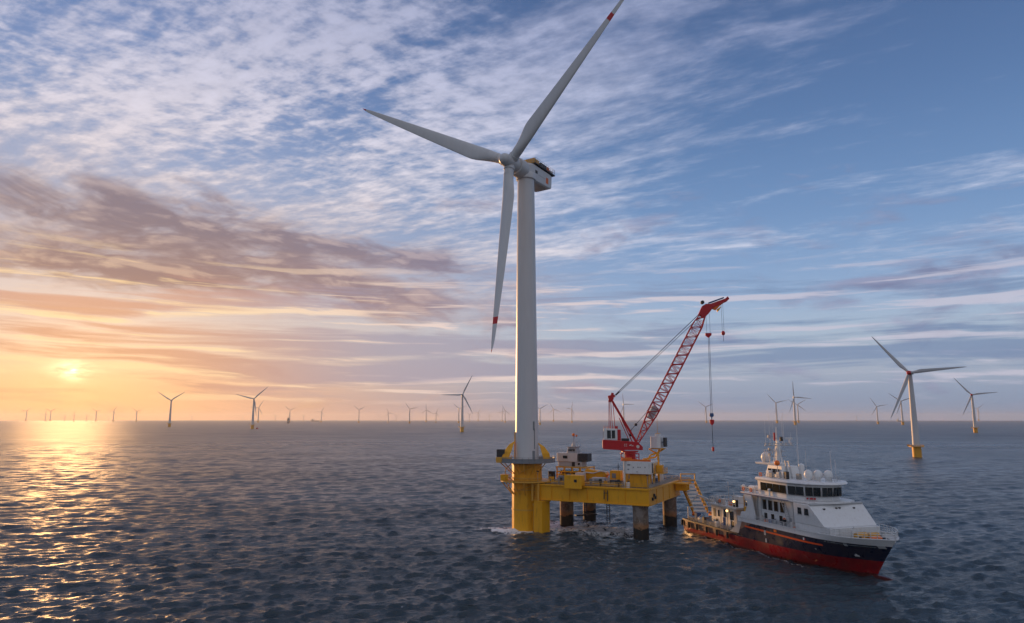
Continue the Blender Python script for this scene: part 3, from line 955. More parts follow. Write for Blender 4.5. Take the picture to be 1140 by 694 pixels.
def deck_items():
    # yellow control cabinet hung over the front edge
    t = on_deck('control_cabinet', 13.3, -1.1, 12.0, 'yellow steel cabinet with one small dark window hanging over the front deck edge', 'cabinet')
    mb = MB(); mb.box(-2.4, 2.4, -1.0, 1.5, 0.75, 3.4); mb.box(-2.45, 2.45, -1.05, -0.6, 0.0, 3.45); mb.build('cabinet_body', M['yellow'], t, bevel=0.05)
    mb = MB(); mb.box(0.35, 1.15, -1.12, -1.06, 1.7, 2.4); mb.build('window', M['glass'], t)
    mb = MB(); mb.box(-1.6, -1.2, -1.1, -1.06, 2.2, 2.5); mb.build('vent', M['yellow_worn'], t)
    # yellow process skid in the middle, pipes and tanks
    t = on_deck('process_skid', 5.8, 19.5, 12.6, 'long yellow pipework skid under the white deckhouse at the far left of the deck', 'skid')
    mb = MB(); mb.box(-6, 4.2, -2.6, 3, 3.3, 3.65)
    for x in (-5.8, -3.3, -0.8, 1.7, 3.9):
        mb.box(x, x + 0.3, -2.6, -2.3, 0, 3.3); mb.box(x, x + 0.3, 2.6, 2.9, 0, 3.3)
    for x0 in (-5.8, -0.8):
        mb.bar((x0 + 0.15, -2.45, 0.1), (x0 + 2.6, -2.45, 3.2), 0.2)
    mb.build('frame', M['yellow_worn'], t)
    mb = MB(); mb.tube((-5, -1, 1.5), (3.5, -1, 1.5), 0.95, n=20); mb.build('tank', M['dark'], t, True)
    mb = MB()
    for z, y in ((0.7, -2.9), (1.4, -3.0), (2.2, -2.85)):
        mb.tube((-5.6, y, z), (6.5, y, z), 0.2, n=10)
        for x in (-4, -1, 2, 5):
            mb.tube((x, y, z), (x, y, z - 0.6), 0.16, n=8)
    mb.build('pipe', M['yellow'], t, True)
    for i, x in enumerate((-4.6, -2.0, 0.9)):
        mb = MB(); mb.box(x, x + 1.3, -3.9, -3.3, 0, 1.7); mb.build('valve_box', M['grey'] if i % 2 else M['yellow_worn'], t, bevel=0.05)
    # slanting yellow hopper next to it
    t = on_deck('hopper', 13.3, 17.0, 12.6, 'yellow slanted hopper right of the white deckhouse with a bright patch on its side', 'hopper')
    mb = MB(); mb.side([(-4.2, 1.6), (-3.5, 3.2), (2.2, 2.6), (2.7, 1.9), (1.6, 0.1), (-2.6, 0.1)], -1.4, 1.4); mb.build('hopper_body', M['yellow'], t, bevel=0.05)
    for x in (-3.4, -0.6, 2.0):
        mb = MB(); mb.bar((x, -1.45, 0), (x, -1.45, 3.0), 0.2); mb.build('post', M['yellow_worn'], t)
    mb = MB(); mb.path([(-4, -1.7, 2.4), (-1, -1.8, 2.2), (1.4, -1.9, 2.9), (3.2, -1.7, 2.6)], 0.16, 8); mb.build('pipe', M['white_worn'], t, True)
    # bins
    for i, (x, y, w, d, h, mt, nm, lb, ct) in enumerate((
            (18.2, 18, 3.0, 2.4, 3.0, 'yellow', 'storage_bin', 'tall yellow storage bin topped by a thin dark post in the middle of the deck', 'bin'),
            (22.6, 20, 3.4, 2.4, 2.6, 'yellow_worn', 'storage_bin', 'weathered yellow storage bin behind the red crane near the white machinery house', 'bin'),
            (17.6, 6, 3.6, 1.8, 1.9, 'light_grey', 'generator_box', 'grey generator box on the deck right of the hanging yellow cabinet', 'generator'),
            (22.4, 5, 2.4, 1.6, 1.5, 'dark', 'battery_box', 'low black box on the deck just left of the white machinery house', 'box'),
            (9.0, 7, 2.0, 1.6, 1.6, 'orange', 'oil_tote', 'orange crate on the deck behind the hanging yellow cabinet', 'crate'),
            (4.2, 4.4, 1.2, 1.0, 1.7, 'yellow', 'deck_locker', 'small bright yellow locker on the deck at the foot of the tall turbine', 'locker'),
            (6.6, 6.5, 2.2, 1.4, 1.9, 'grey', 'pump_box', 'grey pump box on the deck between the turbine foot and the hanging cabinet', 'pump'),
            (1.9, 9.5, 1.6, 1.4, 2.8, 'dark', 'switch_cabinet', 'dark upright cabinet on the deck close behind the turbine column', 'cabinet'),
            (9.3, 13.0, 2.4, 2.0, 2.4, 'white_worn', 'water_tank', 'dirty white tank box on the deck in front of the yellow pipework skid', 'tank'),
            (25.2, 13.5, 1.8, 1.6, 2.4, 'galv', 'tool_locker', 'galvanised locker on the deck behind the white machinery house', 'locker'))):
        t = on_deck(nm, x, y, 12.6, lb, ct)
        mb = MB(); mb.box(-w / 2, w / 2, -d / 2, d / 2, 0.15, h); mb.build('body', M[mt], t, bevel=0.06)
        for sx_ in (-1, 1):
            mb = MB(); mb.box(*sorted((sx_ * (w / 2 - 0.1), sx_ * (w / 2 - 0.4))), -d / 2, d / 2, 0, 0.149); mb.build('skid_foot', M['dark'], t)
        mb = MB(); mb.box(-w * 0.3, w * 0.1, -d / 2 - 0.05, -d / 2 - 0.004, h * 0.3, h * 0.75); mb.build('door', M['grey'] if mt != 'grey' else M['dark'], t)
        if nm == 'storage_bin' and i == 0:
            mb = MB(); mb.tube((0.6, 0, h), (0.6, 0, h + 2.0), 0.09); mb.bar((0.2, 0, h + 1.2), (1.2, 0, h + 1.2), 0.12); mb.build('post', M['dark'], t)
    # drums
    for k, (x, y, mt, lb) in enumerate(((20.4, 3.2, 'yellow', 'small yellow drum by the front rail left of the machinery house'), (24.4, 2.6, 'dark', 'dark blue-black drum by the front rail under the machinery house'),
                                   (10.0, 3.0, 'yellow_worn', 'rust-stained yellow drum by the front rail left of the hanging cabinet'), (27.0, 2.0, 'white', 'white drum by the front rail near the platform corner'))):
        t = on_deck('drum', x, y, 12.6, lb, 'drum', 0, 'drums along the front rail')
        mb = MB(); mb.lathe([(0.5, 0), (0.5, 0.5), (0.53, 0.53), (0.5, 0.56), (0.5, 1.3), (0.44, 1.34)], 18); mb.build('drum_body', M[mt], t, True)
        mb = MB(); mb.lathe([(0.2, 1.34), (0.2, 1.42)], 10); mb.build('lid', M['dark'], t)
    # lamp posts on the front rail
    for x, lb in ((1.8, 'thin lamp post on the deck edge right beside the turbine column'), (32.6, 'thin lamp post at the near right corner of the platform')):
        t = on_deck('lamp_post', x, 0.6, 12.66, lb, 'lamp post')
        mb = MB(); mb.tube((0, 0, 0), (0, 0, 3.2), 0.08, 0.06); mb.build('pole', M['galv'], t)
        mb = MB(); mb.box(-0.3, 0.3, -0.35, 0.1, 3.2, 3.42); mb.build('lamp_head', M['dark'], t)


deck_items()


def deckhouse():
    t = on_deck('deckhouse', 3.0, 20.0, 16.25, 'white deckhouse with stepped lookout and thin mast standing on the yellow pipework skid', 'deckhouse')
    mb = MB(); mb.box(-3.2, 3.2, -2.2, 2.2, 1.4, 3.9)
    for x in np.arange(-3.1, 0.4, 0.42):
        mb.box(x, x + 0.16, -2.28, -2.204, 1.5, 3.8)
    mb.build('upper_cabin', M['white_worn'], t, bevel=0.05)
    mb = MB(); mb.box(-2.9, 4.6, -2.0, 2.0, 0.0, 1.38); mb.build('lower_cabin', M['light_grey'], t, bevel=0.05)
    mb = MB(); mb.box(1.5, 2.5, -2.05, -2.004, 0.1, 1.3); mb.build('door', M['dark'], t)
    mb = MB(); mb.box(3.4, 4.1, -2.05, -2.004, 0.5, 1.1); mb.build('window', M['glass'], t)
    mb = MB(); mb.box(-1.2, 0.2, -2.3, -2.21, 2.3, 3.1); mb.build('window', M['glass'], t)
    mb = MB(); mb.box(3.5, 6.4, -1.8, 1.6, 1.5, 3.8); mb.build('dark_annex', M['dark'], t, bevel=0.06)
    mb = MB(); mb.prism([(-0.2, -1.6), (2.9, -1.6), (2.9, 1.4), (-0.2, 1.4)], 3.92, 5.5, [(0.1, -1.3), (2.5, -1.3), (2.5, 1.2), (0.1, 1.2)]); mb.box(-0.1, 2.9, -1.6, 1.4, 5.51, 5.8); mb.build('lookout', M['light_grey'], t, bevel=0.04)
    mb = MB(); mb.box(0.2, 2.3, -1.62, -1.52, 4.4, 5.1); mb.build('window', M['glass'], t)
    mb = MB(); mb.lathe([(0.75, 5.82), (0.55, 6.6), (0.2, 7.2)], 10, (1.4, 0, 0)); mb.tube((1.4, 0, 7.0), (1.4, 0, 9.6), 0.12); mb.tube((2.4, 0.4, 5.8), (2.4, 0.4, 11.5), 0.035, 0.02); mb.tube((1.0, 0, 8.6), (2.4, 0, 8.6), 0.07)
    mast = mb.build('mast', M['light_grey'], t)
    mb = MB(); mb.ball((1.35, -0.1, 9.2), 0.45); mb.build('marker_ball', M['orange'], mast, True)
    mb = MB(); mb.ball((2.3, 0, 8.9), 0.28); mb.build('marker_ball', M['orange'], mast, True)
    mb = MB(); mb.rail([(-3.1, -2.1, 3.92), (3.1, -2.1, 3.92), (3.1, 2.1, 3.92)], 0.9, 1.3, 0.035, 1); mb.build('railing', M['light_grey'], t)


deckhouse()


def machinery_house():
    t = on_deck('machinery_house', 29.3, 6.0, 12.6, 'white windowed machinery block on a yellow base under the red crane', 'machinery house')
    mb = MB(); mb.box(-2.6, 2.0, -1.8, 2.6, 0, 3.3); mb.build('base', M['yellow'], t, bevel=0.05)
    for x, y in ((2.9, -2.4), (2.9, 2.0), (3.4, -0.2), (-3.2, -2.5), (-3.2, 2.4)):
        mb = MB(); mb.box(x - 0.18, x + 0.18, y - 0.18, y + 0.18, 0, 3.38); mb.build('leg', M['yellow_worn'], t)
    mb = MB(); mb.box(-3.6, 3.6, -3.0, 3.4, 3.4, 6.6); mb.build('house_body', M['white'], t, bevel=0.08)
    for x, z, w, h in ((-2.7, 5.5, 0.8, 0.35), (-2.7, 4.4, 0.5, 0.25), (-1.2, 4.9, 0.25, 0.3), (0.0, 5.0, 0.3, 0.25), (0.6, 5.0, 0.25, 0.25), (1.9, 5.0, 0.25, 0.3), (-0.4, 3.9, 0.5, 0.12)):
        mb = MB(); mb.box(x, x + w, -3.05, -3.004, z, z + h); mb.build('vent', M['grey'], t)
    for y in (-2.2, -0.6, 1.0, 2.4):
        mb = MB(); mb.box(3.604, 3.7, y, y + 0.7, 3.7, 6.2); mb.build('panel', M['yellow_worn'] if y > -1 else M['dark'], t)
    mb = MB(); mb.tube((-3.5, -3.2, 0), (-3.5, -3.2, 8.6), 0.22, n=12); mb.build('vent_pipe', M['white_worn'], t, True)
    mb = MB(); mb.box(3.75, 6.2, -1.5, 3.3, 3.5, 3.7); mb.rail([(3.8, -1.4, 3.7), (6.1, -1.4, 3.7), (6.1, 3.2, 3.7)], 1.2, 1.0, 0.05, 2); mb.build('side_gallery', M['yellow_worn'], t)
    mb = MB(); mb.box(3.9, 5.4, 0.6, 2.4, 3.72, 5.6); mb.build('side_tank', M['yellow'], t, bevel=0.06)
    mb = MB(); mb.box(-3.5, 3.5, -2.9, -2.5, 6.604, 7.1); mb.build('roof_box', M['orange'], t, bevel=0.05)
    # round white tank and blue cover by the right-hand rail
    c = on_deck('vent_stack', 31.0, 17.5, 12.6, 'short beige vent stack with a dark cap by the right-hand platform rail', 'vent')
    mb = MB(); mb.lathe([(0.9, 0), (0.9, 3.2), (0.6, 3.5)], 16); mb.build('stack', M['white_worn'], c, True)
    mb = MB(); mb.lathe([(0.95, 3.5), (0.95, 4.2), (0.3, 4.4)], 14); mb.build('cap', M['dark'], c)
    c = on_deck('tarpaulin_bundle', 31.2, 12.5, 12.6, 'small bright blue covered bundle on the platform by the right-hand rail', 'bundle')
    mb = MB(); mb.prism([(-0.9, -0.7), (0.9, -0.7), (0.9, 0.7), (-0.9, 0.7)], 0, 1.9, [(-0.5, -0.5), (0.6, -0.4), (0.5, 0.5), (-0.6, 0.4)]); mb.build('cover', M['blue'], c, bevel=0.1)
    mb = MB(); mb.box(-1.0, 1.0, -0.8, 0.8, 0, 0.12).bar((-0.96, 0, 0.9), (0.96, 0, 0.9), 0.05); mb.build('pallet', M['galv'], c)
    # white equipment cabin on yellow arms
    c = on_deck('equipment_cabin', 32.5, 10.5, 19.2, 'tall white cabin with dark side panel on bent yellow arms beside the crane', 'cabin')
    mb = MB()
    mb.path([(-2.4, -1.2, 0.0), (-1.6, -0.8, 1.4), (0.2, 0, 2.0), (0.6, 0, 3.1)], 0.22, 8)
    mb.path([(-3.6, -1.2, 0.2), (-2.6, -0.6, 0.4), (-0.6, 0, 0.8), (0.4, 0, 2.2), (1.8, 0.2, 3.1)], 0.22, 8)
    mb.path([(-2.0, -0.8, 3.0), (-1.0, 0, 2.2), (0.4, 0, 1.6)], 0.2, 8)
    mb.bar((0.2, 0, -6.55), (0.2, 0, 2.0), 0.45); mb.box(-1.4, 2.0, -1.1, 1.1, 2.95, 3.2)
    mb.build('support_arm', M['yellow'], c)
    mb = MB(); mb.prism([(-1.4, -1.3), (0.4, -1.5), (1.3, -1.2), (1.3, 1.2), (-1.4, 1.2)], 3.22, 6.3); mb.box(-0.2, 1.0, -1.0, 0.6, 6.31, 7.0); mb.build('cabin_body', M['white'], c, bevel=0.06)
    mb = MB(); mb.box(1.9, 2.6, -0.9, 0.7, 3.6, 6.0); mb.build('dark_panel', M['dark'], c, bevel=0.05)
    mb = MB(); mb.box(1.32, 1.88, -0.2, 0.2, 4.6, 4.9); mb.build('panel_bracket', M['grey'], c)
    mb = MB(); mb.box(-0.1, 0.9, -0.9, 0.5, 7.01, 7.15); mb.build('roof_cap', M['yellow'], c)
    mb = MB(); mb.tube((0.2, 0, 7.0), (0.2, 0, 13.0), 0.06, 0.03); mb.build('aerial', M['yellow_worn'], c)


machinery_house()


def crane():
    o = Vector((34.5, 184.0, 0.0))
    T = thing('crawler_crane', (o.x - 0.9, o.y + 0.3, 19.2), 'red lattice boom crane with white cab on top of the white machinery block', 'crane', -6)
    dz = -19.2
    dx = 0.9
    def P(x, y, z): return Vector((x + dx, y, z + dz))
    # pedestal frames
    mb = MB()
    for x in (-8.2, -4.6):
        pass
    mb.lathe([(1.9, 0.0), (1.9, 0.5), (1.5, 0.7), (1.5, 2.1), (2.2, 2.2), (2.2, 2.55)], 24, (-2.4, 0, 0)); mb.build('pedestal', M['red'], T, True)
    mb = MB()
    for x in (-4.8, -3.4, -1.6, -0.2):
        mb.bar((x, -2.2, 0), (x, -2.2, 1.9), 0.22)
    mb.bar((-4.9, -2.2, 1.9), (-0.1, -2.2, 1.9), 0.24); mb.bar((-4.9, -2.2, 1.0), (-0.1, -2.2, 1.0), 0.18)
    mb.bar((-4.8, -2.2, 1.9), (-4.8, 1.6, 1.9), 0.22)
    mb.build('pedestal_frame', M['red'], T)
    mb = MB(); mb.box(-4.6, -2.0, -2.6, -1.0, 0.0, 0.9); mb.build('winch_cover', M['orange'], T, bevel=0.08)
    # slewing body
    def px(pts, y0, y1, name, mat, parent=T, bevel=0.05):
        mb = MB(); mb.side([(x + dx, z + dz) for x, z in pts], y0, y1); return mb.build(name, mat, parent, bevel=bevel)
    body = px([(-10.4, 22.5), (-10.2, 22.2), (-6.0, 22.0), (-5.6, 21.7), (-4.4, 22.05), (0.0, 22.0), (0.0, 22.9), (-1.2, 24.0), (-2.6, 24.2), (-6.2, 24.4), (-10.4, 24.6)], -1.7, 1.7, 'body', M['red'])
    # faint pale lettering and emblem on the flank
    mb = MB()
    for x in (-4.8, -4.35):
        mb.box(x + dx, x + 0.32 + dx, -1.73, -1.704, 23.5 + dz, 23.58 + dz); mb.box(x + dx, x + 0.32 + dx, -1.73, -1.704, 22.98 + dz, 23.06 + dz); mb.box(x + dx, x + 0.08 + dx, -1.73, -1.704, 23.06 + dz, 23.5 + dz)
    mb.box(-3.5 + dx, -3.0 + dx, -1.73, -1.704, 23.15 + dz, 23.3 + dz); mb.box(-2.9 + dx, -2.4 + dx, -1.73, -1.704, 23.05 + dz, 23.2 + dz); mb.box(-3.3 + dx, -2.8 + dx, -1.73, -1.704, 23.3 + dz, 23.42 + dz)
    mb.build('lettering', M['white_worn'], body)
    mb = MB(); mb.lathe([(0.42, 0), (0.42, 0.05)], 14, P(-1.25, -1.705, 22.9), (Vector((1, 0, 0)), Vector((0, 0, 1)), Vector((0, -1, 0)))); mb.build('emblem', M['white_worn'], body)
    cab = px([(-10.1, 24.62), (-6.5, 24.62), (-6.5, 27.5), (-10.1, 27.5)], -1.5, 1.2, 'cab', M['white'], T, 0.1)
    mb = MB(); mb.box(-9.2 + dx, -7.1 + dx, -1.56, -1.504, 25.0 + dz, 27.1 + dz); mb.build('cab_window', M['glass'], cab)
    mb = MB(); mb.box(-8.2 + dx, -8.0 + dx, -1.6, -1.562, 25.0 + dz, 27.1 + dz); mb.build('window_bar', M['white'], cab)
    mb = MB(); mb.box(-10.16 + dx, -10.104 + dx, -1.1, 0.8, 25.0 + dz, 27.0 + dz); mb.build('cab_window', M['glass'], cab)
    mb = MB(); mb.box(-6.48 + dx, -5.6 + dx, -1.4, 1.4, 24.45 + dz, 27.3 + dz); mb.build('cab_back', M['red'], T, bevel=0.05)
    mb = MB(); mb.rail([P(-10.0, -1.4, 27.5), P(-6.6, -1.4, 27.5), P(-6.6, 1.1, 27.5)], 0.7, 0.9, 0.04, 1); mb.box(-7.0 + dx, -6.3 + dx, -0.8, -0.1, 27.52 + dz, 28.2 + dz); mb.build('cab_rail', M['red'], cab)
    mb = MB(); mb.box(-5.4 + dx, -3.4 + dx, -1.0, 1.0, 24.3 + dz, 25.0 + dz); mb.build('winch', M['dark'], T, bevel=0.1)
    # mast
    for s_ in (-1, 1):
        mb = MB(); mb.bar(P(-1.4, 0.9 * s_, 23.8), P(-7.8, 0.7 * s_, 35.2), 0.42, 0.55); mb.build('mast_leg', M['red'], T, bevel=0.05)
    mb = MB(); mb.bar(P(-2.6, -0.5, 24.1), P(-5.2, -0.5, 30.0), 0.26); mb.bar(P(-3.4, -0.4, 24.4), P(-5.9, -0.4, 30.4), 0.18); mb.bar(P(-5.0, -0.9, 29.4), P(-5.0, 0.9, 29.4), 0.2); mb.build('mast_brace', M['red'], T)
    mb = MB(); mb.bar(P(-8.7, 0, 35.9), P(-6.9, 0, 36.2), 1.5, 0.7); mb.bar(P(-8.4, 0, 34.6), P(-7.4, 0, 37.0), 1.2, 0.7)
    mb.lathe([(0.7, -0.9), (0.7, 0.9)], 16, P(-7.9, 0, 35.6), (Vector((1, 0, 0)), Vector((0, 0, 1)), Vector((0, -1, 0)))); mb.build('mast_head', M['red'], T, bevel=0.04)
    mb = MB()
    for x0, x1 in ((-8.5, -8.6), (-8.0, -7.7), (-7.5, -7.0), (-8.3, -8.2)):
        mb.tube(P(x0, -0.6, 35.2), P(x1, -0.6, 27.5 if x0 > -8.4 else 27.6), 0.06, n=5)
        mb.tube(P(x0, 0.6, 35.2), P(x1, 0.6, 27.6), 0.06, n=5)
    mb.build('backstay', M['red'], T)
    # boom: square lattice
    foot, head = Vector((-1.2, 0, 24.0)), Vector((17.0, 0, 57.6))
    d = (head - foot); L = d.length; d.normalize()
    nrm = Vector((-d.z, 0, d.x)); side = Vector((0, 1, 0))
    def bp(u, a, b):                 # along, across in the picture plane, sideways
        if u < 9: w = 0.35 + 0.95 * u / 9
        elif u > L - 3: w = 1.3 - 0.55 * (u - L + 3) / 3
        else: w = 1.3
        q = foot + d * u + nrm * (a * w) + side * (b * w * 0.95)
        return P(q.x, q.y, q.z)
    mb = MB()
    nb = 27
    us = [L * i / nb for i in range(nb + 1)]
    for a in (-1, 1):
        for b in (-1, 1):
            for u0, u1 in zip(us[:-1], us[1:]):
                mb.tube(bp(u0, a, b), bp(u1, a, b), 0.125, n=6)
    boom = mb.build('boom', M['red'], T)
    mb = MB()
    for i, (u0, u1) in enumerate(zip(us[:-1], us[1:])):
        f = 1 if i % 2 else -1
        for b in (-1, 1):
            mb.tube(bp(u0, -f, b), bp(u1, f, b), 0.10, n=5, cap=False)
            mb.tube(bp(u0, -1, b), bp(u0, 1, b), 0.08, n=5, cap=False)
        for a in (-1, 1):
            mb.tube(bp(u0, a, -f), bp(u1, a, f), 0.10, n=5, cap=False)
            mb.tube(bp(u0, a, -1), bp(u0, a, 1), 0.08, n=5, cap=False)
    mb.build('lacing', M['red'], boom)
    mb = MB(); mb.hexa([bp(u, a, -0.9) + Vector((0, 0, 0)) for u, a in ((7.2, -0.7), (10.5, -0.7), (10.5, 0.7), (7.2, 0.7))] + [bp(u, a, 0.9) for u, a in ((7.2, -0.7), (10.5, -0.7), (10.5, 0.7), (7.2, 0.7))]); mb.build('boom_walkway', M['light_grey'], boom)
    # head and jib
    mb = MB()
    mb.side([(x + dx, z + dz) for x, z in ((15.9, 57.9), (17.5, 57.0), (18.8, 58.3), (20.2, 60.2), (19.4, 60.7), (18.0, 60.8), (17.0, 60.2))], -0.8, 0.8)
    mb.build('boom_head', M['red'], T, bevel=0.08)
    mb = MB(); mb.side([(x + dx, z + dz) for x, z in ((18.6, 60.6), (23.2, 62.2), (23.9, 62.8), (24.3, 62.1), (23.6, 61.4), (19.6, 59.6))], -0.5, 0.5); mb.build('jib', M['red'], T, bevel=0.05)
    mb = MB(); mb.side([(x + dx, z + dz) for x, z in ((18.9, 60.9), (22.9, 62.35), (22.8, 62.6), (18.7, 61.2))], -0.55, 0.55); mb.build('jib_top', M['blue'], T)
    mb = MB(); mb.side([(x + dx, z + dz) for x, z in ((19.4, 59.6), (22.6, 60.9), (21.8, 60.3), (20.6, 59.1))], -0.4, 0.4); mb.build('jib_brace', M['orange'], T)
    mb = MB(); mb.side([(x + dx, z + dz) for x, z in ((20.9, 59.3), (22.2, 60.2), (21.4, 58.9), (21.0, 58.6))], -0.35, 0.35); mb.build('jib_brace', M['yellow'], T)
    mb = MB(); mb.lathe([(0.5, -0.4), (0.5, 0.4)], 14, P(17.2, 0, 61.3), (Vector((1, 0, 0)), Vector((0, 0, 1)), Vector((0, -1, 0)))); mb.build('sheave', M['dark'], T)
    # pendants, luffing rope
    mb = MB()
    for s_ in (-0.55, 0.55):
        mb.tube(P(-7.0, s_, 36.3), P(16.6, s_ * 1.2, 58.5), 0.09, n=6)
        mb.tube(P(-6.9, s_, 36.0), P(16.9, s_ * 1.2, 57.9), 0.06, n=6)
    mb.bar(P(-6.6, -0.5, 36.4), P(-5.6, -0.5, 37.3), 0.35, 0.3)
    mb.build('pendant', M['cable'], T)
    mb = MB(); mb.tube(P(-2.8, 0, 27.2), P(1.2, 0, 31.6), 0.07, n=6); mb.tube(P(1.2, 0, 31.6), P(16.4, -0.9, 57.6), 0.04, n=5); mb.ball(P(-1.5, 0, 28.6), 0.4); mb.ball(P(-3.0, -0.6, 25.9), 0.4); mb.ball(P(-3.0, -0.2, 26.9), 0.35); mb.build('luffing_rope', M['cable'], T)
    # hoist
    mb = MB(); mb.tube(P(18.0, 0, 58.2), P(18.0, 0, 52.6), 0.035, n=5); mb.tube(P(18.9, 0, 58.2), P(18.9, 0, 52.6), 0.035, n=5); mb.tube(P(18.35, 0, 52.4), P(18.15, 0, 31.5), 0.055, n=5); mb.tube(P(18.65, 0, 52.4), P(18.5, 0, 31.5), 0.055, n=5); mb.tube(P(18.3, 0, 29.0), P(18.3, 0, 22.8), 0.07, n=5)
    rope = mb.build('hoist_rope', M['cable'], T)
    mb = MB(); mb.side([(x + dx, z + dz) for x, z in ((17.6, 52.9), (19.2, 52.9), (19.2, 52.3), (18.4, 51.6), (17.6, 52.3))], -0.35, 0.35); mb.build('sheave_block', M['red'], rope, bevel=0.06)
    mb = MB(); mb.side([(x + dx, z + dz) for x, z in ((17.85, 31.6), (18.75, 31.6), (18.85, 30.9), (18.3, 30.4), (17.75, 30.9))], -0.35, 0.35); mb.tube(P(18.3, 0, 30.5), P(18.3, 0, 29.9), 0.14); mb.build('hook_block', M['blue'], rope, bevel=0.06)
    mb = MB(); mb.side([(x + dx, z + dz) for x, z in ((17.75, 29.9), (18.85, 29.9), (18.8, 29.0), (18.3, 28.4), (17.8, 29.0))], -0.4, 0.4); mb.build('load_block', M['red'], rope, bevel=0.06)
    mb = MB(); mb.lathe([(0.1, 22.9), (0.32, 22.7), (0.32, 21.9), (0.12, 21.7)], 12, (18.3 + dx, 0, dz)); mb.build('hook', M['red'], rope, True)
    mb = MB(); mb.tube(P(22.1, 0, 60.8), P(22.1, 0, 53.3), 0.035, n=5); mb.tube(P(22.55, 0, 60.9), P(22.55, 0, 53.3), 0.035, n=5); mb.tube(P(22.3, 0, 52.4), P(22.3, 0, 50.6), 0.05, n=5)
    rope = mb.build('auxiliary_rope', M['cable'], T)
    mb = MB(); mb.ball(P(22.32, 0, 52.85), 0.5, 1.25); mb.build('headache_ball', M['red'], rope, True)


crane()


def gangway():
    T = thing('gangway', (50.6, 200.5, 11.9), 'yellow stair gangway with pale treads from the platform down to the ship stern', 'gangway')
    top, bot = Vector((-0.4, 0, 0)), Vector((1.6, -5.2, -7.4))
    W = 2.0
    for s_ in (-1, 1):
        mb = MB()
        o = Vector((s_ * W, 0, 0))
        mb.bar(top + o, bot + o, 0.28, 0.55)
        mb.build('stringer', M['yellow'], T)
        mb = MB()
        U = Vector((0, 0, 1.25))
        mb.bar(top + o + U, bot + o + U, 0.14, 0.2)
        mb.bar(top + o + U * 0.5, bot + o + U * 0.5, 0.1, 0.1)
        for k in range(7):
            q = top.lerp(bot, k / 6) + o
            mb.bar(q, q + U, 0.13)
        mb.build('handrail', M['yellow_worn'], T)
    for s_ in (-1, 1):
        mb = MB(); o = Vector((s_ * (W + 0.05), 0, 0)); U = Vector((0, 0, 1.25))
        for k in range(6):
            mb.bar(top.lerp(bot, k / 6) + o, top.lerp(bot, (k + 1) / 6) + o + U, 0.1)
        mb.build('side_lattice', M['yellow_worn'], T)
    mb = MB()
    for s_ in (-1, 1):
        mb.bar((s_ * W - 0.2, 0.3, 0), (s_ * W - 0.2, 0.3, 2.6), 0.26)
    mb.bar((-W - 0.3, 0.3, 2.6), (W, 0.3, 2.6), 0.26)
    mb.build('top_arch', M['yellow'], T)
    for k in range(8):
        q = top.lerp(bot, (k + 0.5) / 8)
        mb = MB(); mb.hexa([(q.x - W + 0.15, q.y - 0.30, q.z - 0.30), (q.x + W - 0.15, q.y - 0.30, q.z - 0.30), (q.x + W - 0.15, q.y + 0.25, q.z - 0.16), (q.x - W + 0.15, q.y + 0.25, q.z - 0.16), (q.x - W + 0.15, q.y - 0.30, q.z - 0.12), (q.x + W - 0.15, q.y - 0.30, q.z - 0.12), (q.x + W - 0.15, q.y + 0.25, q.z + 0.26), (q.x - W + 0.15, q.y + 0.25, q.z + 0.26)]); mb.build('tread', M['white_worn'], T)
    mb = MB(); mb.bar(top + Vector((-W, 0.1, 0.9)), top + Vector((W, 0.1, 0.9)), 0.3); mb.bar(top + Vector((-W - 0.6, 0.3, -0.3)), top + Vector((W, 0.3, -0.3)), 0.4, 0.5); mb.build('top_beam', M['yellow'], T)
    mb = MB(); mb.lathe([(0.5, -0.3), (0.5, 0.3)], 14, bot + Vector((-W, 0, -0.3)), (Vector((0, 1, 0)), Vector((0, 0, 1)), Vector((1, 0, 0)))); mb.build('roller', M['orange'], T)


gangway()

